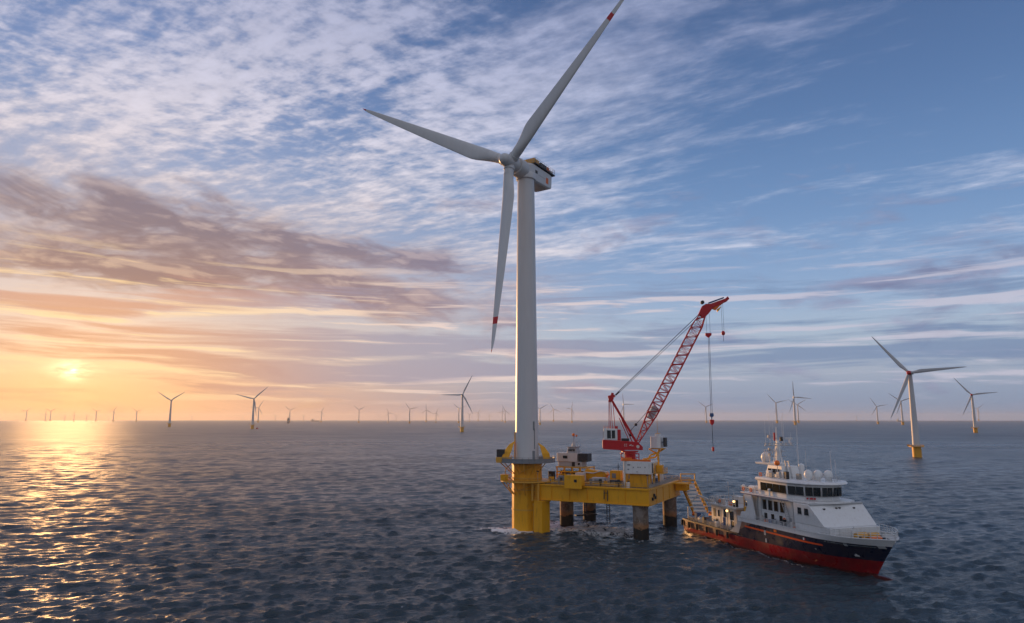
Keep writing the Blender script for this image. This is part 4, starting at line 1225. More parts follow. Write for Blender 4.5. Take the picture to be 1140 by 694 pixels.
# ------------------------------------------------------------------ the service vessel
def hull_material():
    m, b = principled('hull_paint', (0.02, 0.03, 0.06), 0.38, 0.0, 0.5)
    t = m.node_tree; nt = NT(t)
    tc = nt.node('ShaderNodeTexCoord')
    sep = nt.node('ShaderNodeSeparateXYZ')
    t.links.new(tc.outputs['Object'], sep.inputs[0])
    x, z = E(nt, sep.outputs[0]), E(nt, sep.outputs[2])
    p_ = E(nt, tc.outputs['Object'])
    n = nt.noise(p_, 0.5, 6.0, 0.62)
    mp = nt.node('ShaderNodeMapping'); t.links.new(tc.outputs['Object'], mp.inputs[0]); mp.inputs['Scale'].default_value = (1.6, 1.6, 0.18)
    run = nt.noise(E(nt, mp.outputs[0]), 1.0, 5.0, 0.6)
    navy = nt.mix(nt.step(run, 0.5, 0.7) * 0.35, (0.012, 0.018, 0.042), (0.06, 0.055, 0.06))
    red = nt.mix(nt.step(n, 0.4, 0.65) * 0.6, (0.27, 0.008, 0.014), (0.13, 0.010, 0.014))
    red = nt.mix(nt.step(run, 0.52, 0.68) * 0.4, red, (0.26, 0.06, 0.04))
    stern = nt.mix(nt.step(run, 0.45, 0.62) * 0.7, (0.20, 0.11, 0.085), (0.30, 0.20, 0.15))
    # plating seams on the low stern
    seam = nt.step(nt.math('ABSOLUTE', nt.math('FRACT', x * 0.125) - 0.5), 0.488, 0.496)
    stern = nt.mix(seam, stern, (0.05, 0.03, 0.03))
    edge = x * 0.014 + 2.25
    f_red = nt.step(z - edge, -0.03, 0.03, 1.0, 0.0)
    # bare rusty plating aft of a curved sweep
    f_stern = nt.step(x - (z - 2.0) * 2.4 - 20.5, -0.4, 0.4, 1.0, 0.0)
    up = nt.mix(f_stern, navy, stern)
    f_red2 = nt.step(z - nt.lin(x, 0.0, 27.0, 1.1, 2.25), -0.12, 0.12, 1.0, 0.0)
    c = nt.mix(f_red, up, red)
    c = nt.mix(f_stern, c, nt.mix(f_red2, stern, red))
    # orange flash
    zc = x * -0.012 + 5.62
    f_or = nt.step(nt.math('ABSOLUTE', z - zc), 0.17, 0.20, 1.0, 0.0) * nt.step(x, 28.0, 28.2) * nt.step(x, 52.3, 52.5, 1.0, 0.0)
    c = nt.mix(f_or, c, (0.80, 0.10, 0.02))
    slime = nt.step(z + (n - 0.5) * 0.8, 0.25, 0.6, 1.0, 0.0)
    c = nt.mix(slime * 0.8, c, (0.03, 0.014, 0.012))
    nt.link(c, b.inputs['Base Color'])
    nt.link(nt.lin(n, 0.3, 0.7, 0.22, 0.42), b.inputs['Roughness'])
    return m


M['hull'] = hull_material()
BEAM = 7.2


def stem(z):
    return 59.3 + 5.3 * (max(0.0, z) / 7.6) ** 1.1 if z > 0 else 59.3 + 0.2 * z


def half(s, z):
    """half breadth of the hull at station s and height z"""
    ent = 27.0 - 11.5 * min(1, max(0, z / 7.2))
    pw_ = 1.9 + 1.2 * min(1, max(0, z / 7.2))
    x = (stem(z) - s) / ent
    f = 1.0 if x >= 1 else max(0.0, 1 - (1 - max(0, x)) ** pw_)
    low = 0.93 + 0.07 * min(1, max(0, (z + 1) / 3))
    aft = 1.0 - 0.08 * max(0, (6 - s) / 6) ** 2
    return BEAM * f * low * aft


def sheer(s):
    return 6.25 + 0.35 * max(0, (s - 40) / 24) ** 2


def vessel():
    T = thing('service_ship', (53.21, 194.88, 0), 'navy and red offshore service ship with white wheelhouse moored at the platform', 'ship', -73)

    def skin(name, mat, s0, zlo, zhi, n=60, nz=8, off=0.0, cap=True):
        mb = MB()
        cols = {1: [], -1: []}
        for k in range(nz + 1):
            t = k / nz
            for sd in (1, -1):
                row = []
                for i in range(n + 1):
                    u = i / n
                    u = 1 - (1 - u) ** 1.5
                    zz = zlo + (min(zhi(s0), 99) - zlo) * t
                    s = s0 + (stem(zz) - s0) * u
                    zz = zlo + (zhi(s) - zlo) * t
                    s = s0 + (stem(zz) - s0) * u
                    row.append(mb.bm.verts.new((s, sd * (half(s, zz) + off), zz)))
                cols[sd].append(row)
        for sd in (1, -1):
            for A, B in zip(cols[sd][:-1], cols[sd][1:]):
                for i in range(n):
                    mb._face([A[i], A[i + 1], B[i + 1], B[i]])
        for k in range(nz):                       # transom
            if cap:
                mb._face([cols[1][k][0], cols[-1][k][0], cols[-1][k + 1][0], cols[1][k + 1][0]])
        bmesh.ops.remove_doubles(mb.bm, verts=mb.bm.verts[:], dist=0.002)
        return mb.build(name, mat, T, True, angle=40)

    hull = skin('hull', M['hull'], -0.6, -2.5, lambda s: 3.25, 70, 8)
    skin('forward_hull', M['hull'], 25.5, 3.25, sheer, 60, 6)
    # white bulwark with a cap rail
    bul = skin('bulwark', M['white'], 25.5, 6.2, lambda s: sheer(s) + 0.95, 60, 3, 0.05, False)
    for sd in (1, -1):
        mb = MB()
        pts = []
        for i in range(61):
            s = 25.5 + (stem(7.4) - 25.5) * (1 - (1 - i / 60) ** 1.5)
            z = sheer(s) + 0.97
            pts.append((s, sd * (half(s, z) + 0.02), z))
        for a, b in zip(pts[:-1], pts[1:]):
            mb.bar(a, b, 0.34, 0.14)
        mb.build('cap_rail', M['white'], bul)
    # fender strake along the low stern and its open rail
    for sd in (1, -1):
        mb = MB()
        pts = [(s, sd * (half(s, 3.2) + 0.04), 3.2) for s in np.linspace(-0.5, 25.5, 14)]
        for a, b in zip(pts[:-1], pts[1:]):
            mb.bar(a, b, 0.3, 0.28)
        mb.build('rubbing_strake', M['dark'], hull)
    for sd in (1, -1):
        mb = MB(); mb.rail([(s, sd * (half(s, 3.2) - 0.1), 3.3) for s in np.linspace(3.0, 25.2, 9)], 0.95, 1.4, 0.055, 3)
        mb.build('stern_rail', M['galv'], T)
    # decks
    mb = MB()
    ss = np.linspace(-0.5, 25.6, 10)
    mb.prism([(s, -half(s, 2.9) + 0.05) for s in ss] + [(s, half(s, 2.9) - 0.05) for s in ss[::-1]], 2.6, 2.9); mb.build('stern_deck', M['deck_green'], T)
    mb = MB()
    ss = np.linspace(25.7, 61.5, 26)
    mb.prism([(s, -half(s, 6.0) + 0.06) for s in ss] + [(s, half(s, 6.0) - 0.06) for s in ss[::-1]], 5.8, 6.1); mb.build('main_deck', M['deck_green'], T)
    mb = MB(); mb.box(25.52, 25.7, -6.9, 6.9, 2.9, 6.15); mb.build('deck_break', M['grey'], T)
    for sd in (-1, 1):
        mb = MB(); mb.side([(22.2, 3.3), (25.6, 3.3), (27.0, 6.2), (25.6, 6.3), (24.6, 5.0)], sd * 7.22, sd * 7.05); mb.build('swept_plate', M['light_grey'], T)

    # ---- lower house
    mb = MB(); mb.box(28.6, 45.0, -5.2, 5.2, 6.1, 12.55); house = mb.build('lower_house', M['white'], T, bevel=0.05)
    mb = MB()
    mb.hexa([(44.9, -6.6, 8.5), (53.6, -6.5, 8.5), (53.6, 6.5, 8.5), (44.9, 6.6, 8.5), (44.9, -6.8, 12.5), (49.6, -6.9, 12.5), (49.6, 6.9, 12.5), (44.9, 6.8, 12.5)])
    mb.build('sloping_front', M['white'], T, bevel=0.06)
    mb = MB(); mb.hexa([(44.9, -6.55, 6.1), (54.6, -6.2, 6.1), (54.6, 6.2, 6.1), (44.9, 6.55, 6.1), (44.9, -6.55, 8.48), (54.6, -6.3, 8.48), (54.6, 6.3, 8.48), (44.9, 6.55, 8.48)]); mb.build('forecastle', M['white'], T, bevel=0.05)
    mb = MB(); mb.hexa([(49.3, -6.7, 12.52), (49.95, -6.7, 12.4), (49.95, 6.7, 12.4), (49.3, 6.7, 12.52), (49.3, -6.7, 12.75), (49.95, -6.7, 12.6), (49.95, 6.7, 12.6), (49.3, 6.7, 12.75)]); mb.build('front_lip', M['light_grey'], T)
    for y, s in ((-3.8, 50.5), (-0.6, 50.4), (0.2, 50.4), (3.8, 50.5)):
        z = 12.5 - (s - 49.6) * 4.0 / 4.0
        mb = MB(); mb.box(s - 0.1, s + 0.18, y - 0.2, y + 0.2, z - 0.05, z + 0.22); mb.build('front_lamp', M['dark'], T)
    for y in (-2.1, 2.1):
        mb = MB(); mb.bar((49.62, y, 12.46), (53.58, y, 8.5), 0.05, 0.03); mb.build('panel_seam', M['white'], T)
    # aft sweep of the house side
    for sd in (-1, 1):
        mb = MB(); mb.side([(26.0, 6.9), (26.4, 8.4), (28.0, 8.6), (28.9, 10.3), (27.6, 12.55), (30.5, 12.55), (31.6, 8.0), (31.6, 6.9)], sd * 6.45, sd * 6.75); mb.build('side_wing', M['white'], T, bevel=0.03)
    # windows on the promenade side
    for sd in (-1, 1):
        for s in (32.6, 34.6, 36.6, 38.7):
            mb = MB(); mb.box(s, s + 1.35, *sorted((sd * 5.204, sd * 5.26)), 9.7, 11.8); wd = mb.build('window', M['glass'], T)
            mb = MB()
            for x0_, x1_, z0_, z1_ in ((s - 0.1, s - 0.004, 9.6, 11.9), (s + 1.354, s + 1.45, 9.6, 11.9), (s, s + 1.35, 11.804, 11.9), (s, s + 1.35, 9.6, 9.696)):
                mb.box(x0_, x1_, *sorted((sd * 5.204, sd * 5.31)), z0_, z1_)
            mb.build('window_frame', M['light_grey'], wd)
        for s in (33.0, 35.4, 38.2):
            mb = MB(); mb.box(s, s + 1.0, *sorted((sd * 5.204, sd * 5.26)), 7.4, 8.9); mb.build('window', M['glass'], T)
        for s, w in ((46.2, 1.1), (48.2, 1.2)):
            mb = MB(); mb.box(s, s + w, *sorted((sd * 6.7, sd * 6.84)), 10.4, 11.7); mb.build('window', M['glass'], T)
            mb = MB(); mb.box(s - 0.1, s + w + 0.1, *sorted((sd * 6.7, sd * 6.86)), 10.25, 10.38); mb.build('window_sill', M['light_grey'], T)
        mb = MB(); mb.box(41.4, 42.3, *sorted((sd * 5.204, sd * 5.25)), 6.7, 8.8); d = mb.build('door', M['light_grey'], T)
        mb = MB(); mb.box(42.1, 42.2, *sorted((sd * 5.252, sd * 5.32)), 7.6, 7.8); mb.build('handle', M['dark'], d)
    # promenade rail and the small gear standing there
    for sd in (-1, 1):
        mb = MB(); mb.rail([(s, sd * (half(s, 7) - 0.1), 7.25) for s in np.linspace(26.5, 46, 8)], 0.8, 1.5, 0.045, 2)
        mb.build('promenade_rail', M['white'], T)
    rnd = random.Random(3)
    for i, s in enumerate((27.6, 29.6, 31.2, 33.0, 34.4, 36.0, 37.2, 39.0, 40.4, 43.2, 44.0)):
        mb = MB(); w, h = rnd.uniform(0.4, 0.9), rnd.uniform(1.2, 2.4)
        mb.box(s, s + w, -6.5, -5.7, 6.12, 6.12 + h)
        if i % 3 == 0:
            mb.bar((s, -6.1, 6.12 + h), (s + 1.0, -6.1, 6.4 + h), 0.15)
        mb.build('deck_gear', M[('grey', 'light_grey', 'dark', 'white_worn', 'orange', 'blue')[i % 6]], T, bevel=0.05)

    # ---- bridge deck
    mb = MB(); mb.prism([(25.8, -6.3), (28, -6.8), (43.5, -6.8), (48.5, -6.0), (50.2, -3.0), (50.6, 0), (50.2, 3.0), (48.5, 6.0), (43.5, 6.8), (28, 6.8), (25.8, 6.3)], 12.58, 12.95); mb.build('bridge_deck', M['white'], T, bevel=0.04)
    mb = MB(); mb.prism([(26.2, -6.85), (43.5, -6.85), (43.5, -6.802), (26.2, -6.802)], 12.6, 12.78); mb.build('deck_edge', M['blue'], T)
    mb = MB(); mb.rail([(31.8, -6.5, 12.96), (26.0, -6.2, 12.96), (26.0, 6.2, 12.96), (31.8, 6.5, 12.96)], 1.2, 1.2, 0.05, 2)
    mb.build('bridge_rail', M['white_worn'], T)
    out = [(32.0, -5.9), (42.5, -6.2), (46.3, -4.9), (48.7, -2.5), (49.3, 0), (48.7, 2.5), (46.3, 4.9), (42.5, 6.2), (32.0, 5.9)]
    big = [(32.0, -5.9), (42.9, -6.35), (47.0, -5.2), (49.6, -2.7), (50.3, 0), (49.6, 2.7), (47.0, 5.2), (42.9, 6.35), (32.0, 5.9)]
    mb = MB(); mb.prism([(x - 0.6 if x > 40 else x, y * 0.97) for x, y in out], 12.96, 16.1, out); wh = mb.build('wheelhouse', M['white'], T, bevel=0.03)
    mb = MB(); mb.prism(out, 13.9 - 0.08, 13.9, [(x + 0.06, y * 1.012) for x, y in out]); mb.build('window_sill', M['light_grey'], wh)
    # wheelhouse windows: panes along each side of the plan
    for i in range(len(out)):
        a, b = Vector((*out[i], 0)), Vector((*out[(i + 1) % len(out)], 0))
        if i == len(out) - 1:
            continue
        L = (b - a).length; dr = (b - a).normalized(); nn = Vector((dr.y, -dr.x, 0))
        if i == 0: s0, s1, k = 1.0, L - 0.35, 4
        elif i == 7: s0, s1, k = 0.35, L - 1.0, 4
        else: s0, s1, k = 0.12, L - 0.12, 2
        for j in range(k):
            u0 = s0 + (s1 - s0) * j / k + 0.09; u1 = s0 + (s1 - s0) * (j + 1) / k - 0.09
            p0, p1 = a + dr * u0, a + dr * u1
            lo, hi_ = 14.0, 15.75
            lean = 0.13 if 0 < i < 7 else 0.04
            q = []
            for zz, off in ((lo, -0.02), (hi_, 0.0)):
                pass
            mb = MB()
            mb.hexa([p0 + nn * (-0.15) + Vector((0, 0, lo)), p1 + nn * (-0.15) + Vector((0, 0, lo)), p1 + nn * 0.02 + Vector((0, 0, lo)), p0 + nn * 0.02 + Vector((0, 0, lo)),
                     p0 + nn * (-0.05) + Vector((0, 0, hi_)), p1 + nn * (-0.05) + Vector((0, 0, hi_)), p1 + nn * (0.02 + lean * 0.4) + Vector((0, 0, hi_)), p0 + nn * (0.02 + lean * 0.4) + Vector((0, 0, hi_))])
            mb.build('window', M['glass'], wh)
    mb = MB(); mb.prism([(x + (0.2 if x > 40 else -0.3), y * 1.03) for x, y in out], 16.1, 16.45, [(x + (0.5 if x > 40 else -0.5), y * 1.06) for x, y in big]); mb.prism([(x + (0.5 if x > 40 else -0.5), y * 1.06) for x, y in big], 16.452, 16.85, [(x + (0.1 if x > 40 else -0.4), y * 1.02) for x, y in big])
    roof = mb.build('roof', M['white'], wh, bevel=0.03)
    mb = MB()
    for s, w in ((0.35, 0.35), (1.0, 0.6), (1.75, 0.4)):
        a, b = Vector((48.7, -2.5, 0)), Vector((46.3, -4.9, 0)); d_ = (a - b).normalized(); nn = Vector((d_.y, -d_.x, 0))
        p0, p1 = b + d_ * s, b + d_ * (s + w)
        mb.hexa([p0 - nn * 0.3 + Vector((0, 0, 13.25)), p1 - nn * 0.3 + Vector((0, 0, 13.25)), p1 - nn * 0.10 + Vector((0, 0, 13.25)), p0 - nn * 0.10 + Vector((0, 0, 13.25)), p0 - nn * 0.3 + Vector((0, 0, 13.55)), p1 - nn * 0.3 + Vector((0, 0, 13.55)), p1 - nn * 0.06 + Vector((0, 0, 13.55)), p0 - nn * 0.06 + Vector((0, 0, 13.55))])
    mb.build('lettering', M['red'], wh)
    # roof rails, domes, whip aerials
    mb = MB(); mb.rail([(32.2, -5.6, 16.86), (42.0, -5.9, 16.86)], 1.0, 1.1, 0.04, 2); mb.build('roof_rail', M['light_grey'], roof)
    mb = MB(); mb.rail([(47.6, -3.4, 16.86), (49.0, 0, 16.86), (47.6, 3.4, 16.86), (42, 5.8, 16.86), (32.2, 5.6, 16.86)], 1.0, 1.3, 0.04, 2); mb.build('roof_rail', M['light_grey'], roof)
    for i, (s, y) in enumerate(((44.4, -2.0), (45.4, -0.3), (46.6, 1.4))):
        mb = MB(); mb.lathe([(0.45, 16.86), (0.55, 17.3), (0.82, 17.6), (0.90, 18.2), (0.74, 18.8), (0.36, 19.1), (0.02, 19.2)], 18, (s, y, 0)); mb.build('radome', M['white'], roof, True, angle=60)
    for s, y, h, z in ((34.9, 3.5, 13.5, 16.86), (45.6, -3.4, 6.6, 16.86), (48.0, 1.0, 6.4, 16.86), (47.0, 3.0, 4.5, 16.86)):
        mb = MB(); mb.tube((s, y, z), (s, y, z + h), 0.06, 0.025, 6); mb.build('whip_aerial', M['white'], roof)
    # mast house and signal mast
    mb = MB(); mb.prism([(30.6, -2.6), (37.0, -2.6), (37.0, 2.6), (30.6, 2.6)], 16.86, 19.4, [(31.2, -2.2), (36.0, -2.2), (36.0, 2.2), (31.2, 2.2)])
    mast = mb.build('mast_house', M['white'], T, bevel=0.04)
    for s in (31.7, 33.3, 34.6):
        mb = MB(); mb.box(s, s + 0.9, -2.62, -2.45, 17.5, 18.7); mb.build('window', M['glass'], mast)
    mb = MB()
    for s in (37.4, 38.6):
        mb.bar((s, -1.5, 16.86), (s - 1.8, -0.8, 20.6), 0.28)
    mb.bar((35.6, -0.8, 20.4), (36.9, -0.8, 20.4), 0.2)
    mb.build('mast_strut', M['light_grey'], mast)
    mb = MB(); mb.prism([(26.8, -2.2), (33.4, -1.6), (33.4, 1.6), (26.8, 2.2)], 19.42, 19.85, [(26.4, -2.3), (33.6, -1.8), (33.6, 1.8), (26.4, 2.3)]); mb.build('mast_platform', M['white'], mast, bevel=0.04)
    mb = MB(); mb.lathe([(0.7, 19.86), (1.05, 20.3), (1.2, 21.0), (1.0, 21.7), (0.55, 22.1), (0.02, 22.3)], 20, (28.2, -0.3, 0)); mb.build('radome', M['white'], mast, True, angle=60)
    mb = MB(); mb.bar((31.8, 0, 19.8), (32.4, 0, 24.4), 0.9, 0.9); mb.bar((32.4, 0, 24.4), (32.2, 0, 25.0), 0.6); mb.tube((32.1, 0, 24.6), (32.1, 0, 28.2), 0.2, 0.08); mb.build('signal_mast', M['white'], mast, bevel=0.04)
    mb = MB(); mb.bar((32.3, -3.6, 23.9), (32.3, 4.4, 23.9), 0.22); mb.bar((32.3, -3.2, 24.35), (32.3, 3.4, 24.35), 0.12)
    for y in (-3.4, -2.2, -1.0, 1.0, 2.4, 3.8):
        mb.bar((32.3, y, 23.9), (32.3, y, 24.5), 0.12)
    mb.build('crossbar', M['light_grey'], mast)
    mb = MB(); mb.bar((31.4, 3.0, 25.5), (33.0, 3.8, 25.5), 0.35, 0.4); mb.tube((32.3, 3.4, 24.4), (32.3, 3.4, 25.4), 0.12); mb.build('radar_scanner', M['white'], mast)
    mb = MB(); mb.box(31.8, 32.2, -0.8, -0.4, 25.0, 26.9); mb.build('signal_lantern', M['red'], mast, bevel=0.08)
    mb = MB(); mb.box(32.4, 32.9, 0.5, 1.2, 24.9, 25.9); mb.build('signal_lantern', M['dark'], mast, bevel=0.08)
    mb = MB(); mb.rail([(29.8, -1.9, 21.9), (31.6, -1.9, 21.9), (31.6, 1.6, 21.9), (29.8, 1.6, 21.9)], 1.0, 1.0, 0.05, 1); mb.bar((29.8, -1.9, 19.85), (29.8, -1.9, 21.9), 0.12); mb.bar((31.6, -1.9, 19.85), (31.6, -1.9, 21.9), 0.12); mb.build('lookout_cage', M['light_grey'], mast)
    mb = MB(); mb.ball((35.6, -3.0, 20.1), 0.62); mb.build('marker_ball', M['orange'], mast, True)
    mb = MB(); mb.tube((35.6, -3.0, 16.86), (35.6, -3.0, 19.5), 0.08); mb.build('ball_post', M['light_grey'], mast)
    for s, y, z, h in ((31.2, -1.2, 24, 7.5), (31.6, 2.0, 24.4, 6.5), (33.0, -1.6, 23.9, 5.5), (32.2, 3.9, 24, 3.0), (31.4, -2.6, 24.0, 6.0), (33.4, 1.0, 23.9, 8.5), (30.2, 1.4, 19.9, 6.5), (36.4, 2.0, 19.4, 5.5)):
        mb = MB(); mb.tube((s, y, z), (s, y, z + h), 0.05, 0.02, 6); mb.build('whip_aerial', M['white'], mast)
    mb = MB(); mb.lathe([(0.55, 16.86), (0.55, 18.6), (0.7, 19.0), (0.6, 19.9), (0.02, 20.2)], 14, (39.0, 0.8, 0)); mb.build('search_light', M['white'], mast, True, angle=50)
    for i, (s, y, h, mt) in enumerate(((33.0, -4.2, 1.5, 'white'), (34.6, -4.6, 1.1, 'grey'), (36.8, -4.4, 1.4, 'light_grey'), (38.8, -4.0, 1.6, 'dark'), (40.4, -2.0, 1.2, 'galv'), (41.8, 0.6, 0.9, 'white_worn'), (37.8, 3.6, 1.4, 'light_grey'))):
        mb = MB(); mb.box(s, s + 1.0, y, y + 0.8, 16.86, 16.86 + h); mb.build('roof_locker', M[mt], roof, bevel=0.06)

    # lifebuoys, pipes, seams, ladders on the white works
    for s, y, z in ((27.4, -6.45, 13.7), (30.4, -6.55, 13.7), (40.0, -5.3, 8.2), (44.4, -5.35, 9.6), (33.6, -6.0, 17.5), (14.2, -4.35, 9.4)):
        mb = MB()
        for i in range(12):
            a0, a1 = 2 * math.pi * i / 12, 2 * math.pi * (i + 1) / 12
            mb.tube((s + math.cos(a0) * 0.36, y - 0.1, z + math.sin(a0) * 0.36), (s + math.cos(a1) * 0.36, y - 0.1, z + math.sin(a1) * 0.36), 0.11, n=6)
        mb.build('lifebuoy', M['orange'], T)
    for s in (30.8, 32.1, 42.9, 44.3):
        mb = MB(); mb.tube((s, -5.28, 6.2), (s, -5.28, 12.5), 0.07, n=6); mb.build('drain_pipe', M['light_grey'], T)
    for z in (9.2, 12.1):
        mb = MB(); mb.box(28.7, 44.8, -5.235, -5.204, z, z + 0.05); mb.build('weld_seam', M['light_grey'], T)
    mb = MB()
    mb.bar((43.2, -6.5, 6.2), (40.6, -6.5, 12.6), 0.1); mb.bar((43.2, -5.6, 6.2), (40.6, -5.6, 12.6), 0.1)
    for k in range(14):
        f = (k + 0.5) / 14; mb.bar((43.2 - 2.6 * f, -6.5, 6.2 + 6.4 * f), (43.2 - 2.6 * f, -5.6, 6.2 + 6.4 * f), 0.2, 0.06)
    mb.build('deck_stair', M['light_grey'], T)
    for s, y in ((30.4, -5.6), (36.6, -6.3), (26.6, -5.9)):
        mb = MB(); mb.tube((s, y, 12.95), (s, y, 14.2), 0.22, n=10); mb.ball((s, y, 14.3), 0.34); mb.build('air_vent', M['white'], T, True)
    mb = MB(); mb.tube((27.2, -4.4, 13.9), (31.2, -4.4, 13.9), 0.62, n=14); mb.build('life_raft', M['white'], T, True)
    mb = MB(); mb.box(26.8, 31.4, 2.6, 5.0, 13.2, 14.6); mb.side([(26.6, 14.6), (31.8, 14.6), (31.0, 15.4), (27.4, 15.4)], 2.8, 4.8); mb.build('rescue_boat', M['orange'], T, bevel=0.15)
    for i, (a_, b_) in enumerate((((32.2, -1.4, 19.85), (32.2, -0.3, 23.8)), ((32.2, 1.4, 19.85), (32.3, 0.3, 23.8)), ((33.6, 0, 19.6), (32.6, 0, 23.6)))):
        mb = MB(); mb.bar(a_, b_, 0.16); mb.build('mast_stay', M['white'], mast)
    for z in (21.4, 22.6, 25.6):
        mb = MB(); mb.bar((31.2, -1.6, z), (33.2, 1.6, z), 0.14); mb.box(31.0, 31.4, -1.8, -1.3, z + 0.1, z + 0.7); mb.build('mast_arm', M['light_grey'], mast)

    # ---- foredeck gear and bow rail
    mb = MB()
    for sd in (-1, 1):
        mb.rail([(s, sd * (half(s, 7.6) - 0.05), sheer(s) + 1.0) for s in (52.5, 55.0, 57.2, 59.2, 61.0, 62.6)] + [(64.3, 0, sheer(64) + 1.0)], 1.35, 1.3, 0.06, 2)
    mb.build('bow_rail', M['white'], T)
    for s, y, w, d, h, mt, nm in ((57.6, -1.6, 2.2, 1.2, 1.6, 'yellow_worn', 'windlass'), (57.8, 1.2, 2.0, 1.2, 1.5, 'yellow_worn', 'windlass'), (60.2, -0.6, 1.0, 1.2, 1.3, 'orange', 'anchor_winch')):
        mb = MB(); mb.box(s - w / 2, s + w / 2, y - d / 2, y + d / 2, 6.11, 6.11 + h * 0.6); mb.tube((s, y - d, 6.1 + h * 0.8), (s, y + d, 6.1 + h * 0.8), h * 0.42, n=14); mb.build(nm, M[mt], T, bevel=0.03)
    for y in (-2.4, 0.0, 2.4):
        mb = MB(); mb.tube((59.0 - abs(y) * 0.3, y, 6.1), (59.0 - abs(y) * 0.3, y, 7.4), 0.28, n=10); mb.build('bollard', M['dark'], T)
    mb = MB(); mb.tube((57.0, -3.0, 6.1), (57.0, -3.0, 8.8), 0.14, 0.1); mb.bar((57.0, -3.0, 8.7), (57.5, -3.0, 9.1), 0.16); mb.build('davit', M['white'], T)
    # marks and fairleads on the starboard bow
    def on_skin(s, z, w, h, name, mat, d=0.05):
        y = -(half(s, z) + 0.02); y1 = -(half(s + w, z) + 0.02); y2 = -(half(s, z + h) + 0.02); y3 = -(half(s + w, z + h) + 0.02)
        mb = MB(); mb.hexa([(s, y + 0.2, z), (s + w, y1 + 0.2, z), (s + w, y1 - d, z), (s, y - d, z), (s, y2 + 0.2, z + h), (s + w, y3 + 0.2, z + h), (s + w, y3 - d, z + h), (s, y2 - d, z + h)]); return mb.build(name, mat, T)
    on_skin(56.9, 5.55, 0.55, 0.5, 'fairlead', M['light_grey']); on_skin(61.8, 5.7, 0.9, 0.5, 'fairlead', M['light_grey'])
    on_skin(57.4, 3.6, 0.7, 0.28, 'thruster_mark', M['white']); on_skin(57.6, 3.88, 0.3, 0.22, 'thruster_mark', M['white'])
    on_skin(47.8, 5.35, 0.35, 0.5, 'hull_mark', M['white']); on_skin(48.2, 5.45, 0.3, 0.25, 'hull_mark', M['red'])
    on_skin(38.6, 5.55, 0.9, 0.55, 'fairlead', M['orange']); on_skin(50.2, 3.8, 0.25, 0.25, 'hull_mark', M['white_worn'])
    on_skin(35.2, 4.4, 0.6, 1.0, 'fairlead', M['light_grey']); on_skin(35.6, 2.9, 0.3, 0.8, 'draught_mark', M['white'])
    for s in (53.2, 53.9, 54.6, 55.1):
        on_skin(s, 5.85, 0.35, 0.16, 'lettering', M['grey'], 0.03)

    # ---- after end: deckhouse, funnel, lamps
    mb = MB(); mb.box(9.4, 20.2, -3.9, 3.9, 2.9, 7.9); ah = mb.build('after_house', M['white_worn'], T, bevel=0.05)
    mb = MB(); mb.box(8.8, 20.8, -4.4, 4.4, 7.92, 8.4); mb.build('roof', M['white_worn'], ah, bevel=0.05)
    mb = MB(); mb.rail([(20.4, -4.1, 8.4), (9.0, -4.1, 8.4), (9.0, 4.1, 8.4), (20.4, 4.1, 8.4)], 1.6, 1.1, 0.09, 1); mb.build('roof_rail', M['white_worn'], ah)
    for s, w, z0, z1, mt in ((10.4, 1.0, 5.2, 7.2, 'dark'), (12.4, 1.2, 5.4, 7.0, 'glass'), (14.6, 0.9, 3.2, 5.4, 'blue'), (15.0, 1.6, 5.6, 7.4, 'glass'), (17.6, 1.6, 5.2, 7.3, 'glass'), (18.0, 1.2, 3.1, 4.9, 'dark'), (11.4, 0.8, 3.3, 4.7, 'dark')):
        mb = MB(); mb.box(s, s + w, -3.98, -3.904, z0, z1); mb.build('window' if mt == 'glass' else 'door', M[mt], ah)
    for y in (-2.4, 0.4, 2.2):
        mb = MB(); mb.box(9.3, 9.396, y, y + 1.0, 5.4, 7.0); mb.build('window', M['glass'], ah)
    for s in (14.0, 16.9, 20.0):
        mb = MB(); mb.bar((s, -4.25, 2.9), (s, -4.25, 7.9), 0.22); mb.build('pillar', M['white_worn'], ah)
    mb = MB(); mb.box(21.4, 23.6, -1.6, 1.6, 2.9, 8.6); mb.tube((22.4, -0.8, 8.6), (22.4, -0.8, 12.2), 0.8, 0.75, 14); mb.tube((22.6, 1.0, 8.6), (22.6, 1.0, 11.6), 0.7, 0.65, 14); mb.build('funnel', M['dark'], T, True)
    mb = MB(); mb.box(24.2, 27.4, -4.5, 4.5, 2.9, 9.2); mb.bar((24.4, -4.4, 9.2), (24.4, -4.4, 11.8), 0.2); mb.bar((26.6, -4.4, 9.2), (26.6, -4.4, 12.4), 0.2); mb.bar((24.4, -4.4, 11.6), (26.6, -4.4, 11.6), 0.2); mb.build('winch_house', M['yellow_worn'], T, bevel=0.04)
    for s, y, z in ((17.2, -4.5, 7.3), (20.3, -4.5, 9.9), (26.0, -4.65, 10.6)):
        mb = MB(); mb.ball((s, y, z), 0.28); mb.build('deck_lamp', M['lamp'], T, True)
        mb = MB(); mb.box(s - 0.4, s + 0.4, y + 0.3, y + 0.42, z - 0.4, z + 0.4); mb.build('lamp_bracket', M['galv'], T)
    for i, (s, y, w, h, mt) in enumerate(((2.0, -4.5, 1.6, 2.2, 'blue'), (4.6, -5.2, 1.2, 1.2, 'white'), (5.0, -2.0, 2.2, 1.6, 'light_grey'), (7.2, -5.4, 1.0, 1.7, 'dark'), (11.0, -5.8, 1.2, 0.9, 'galv'), (16.0, -5.7, 1.1, 1.2, 'blue'), (21.6, -5.2, 1.5, 1.8, 'white'), (23.2, -5.6, 1.1, 2.6, 'dark'), (1.0, 2.0, 2.4, 1.5, 'white_worn'), (6.0, 2.5, 1.8, 2.0, 'galv'), (13.2, -5.6, 0.9, 1.4, 'white'))):
        mb = MB(); mb.box(s, s + w, y, y + w * 0.7, 2.904, 2.904 + h)
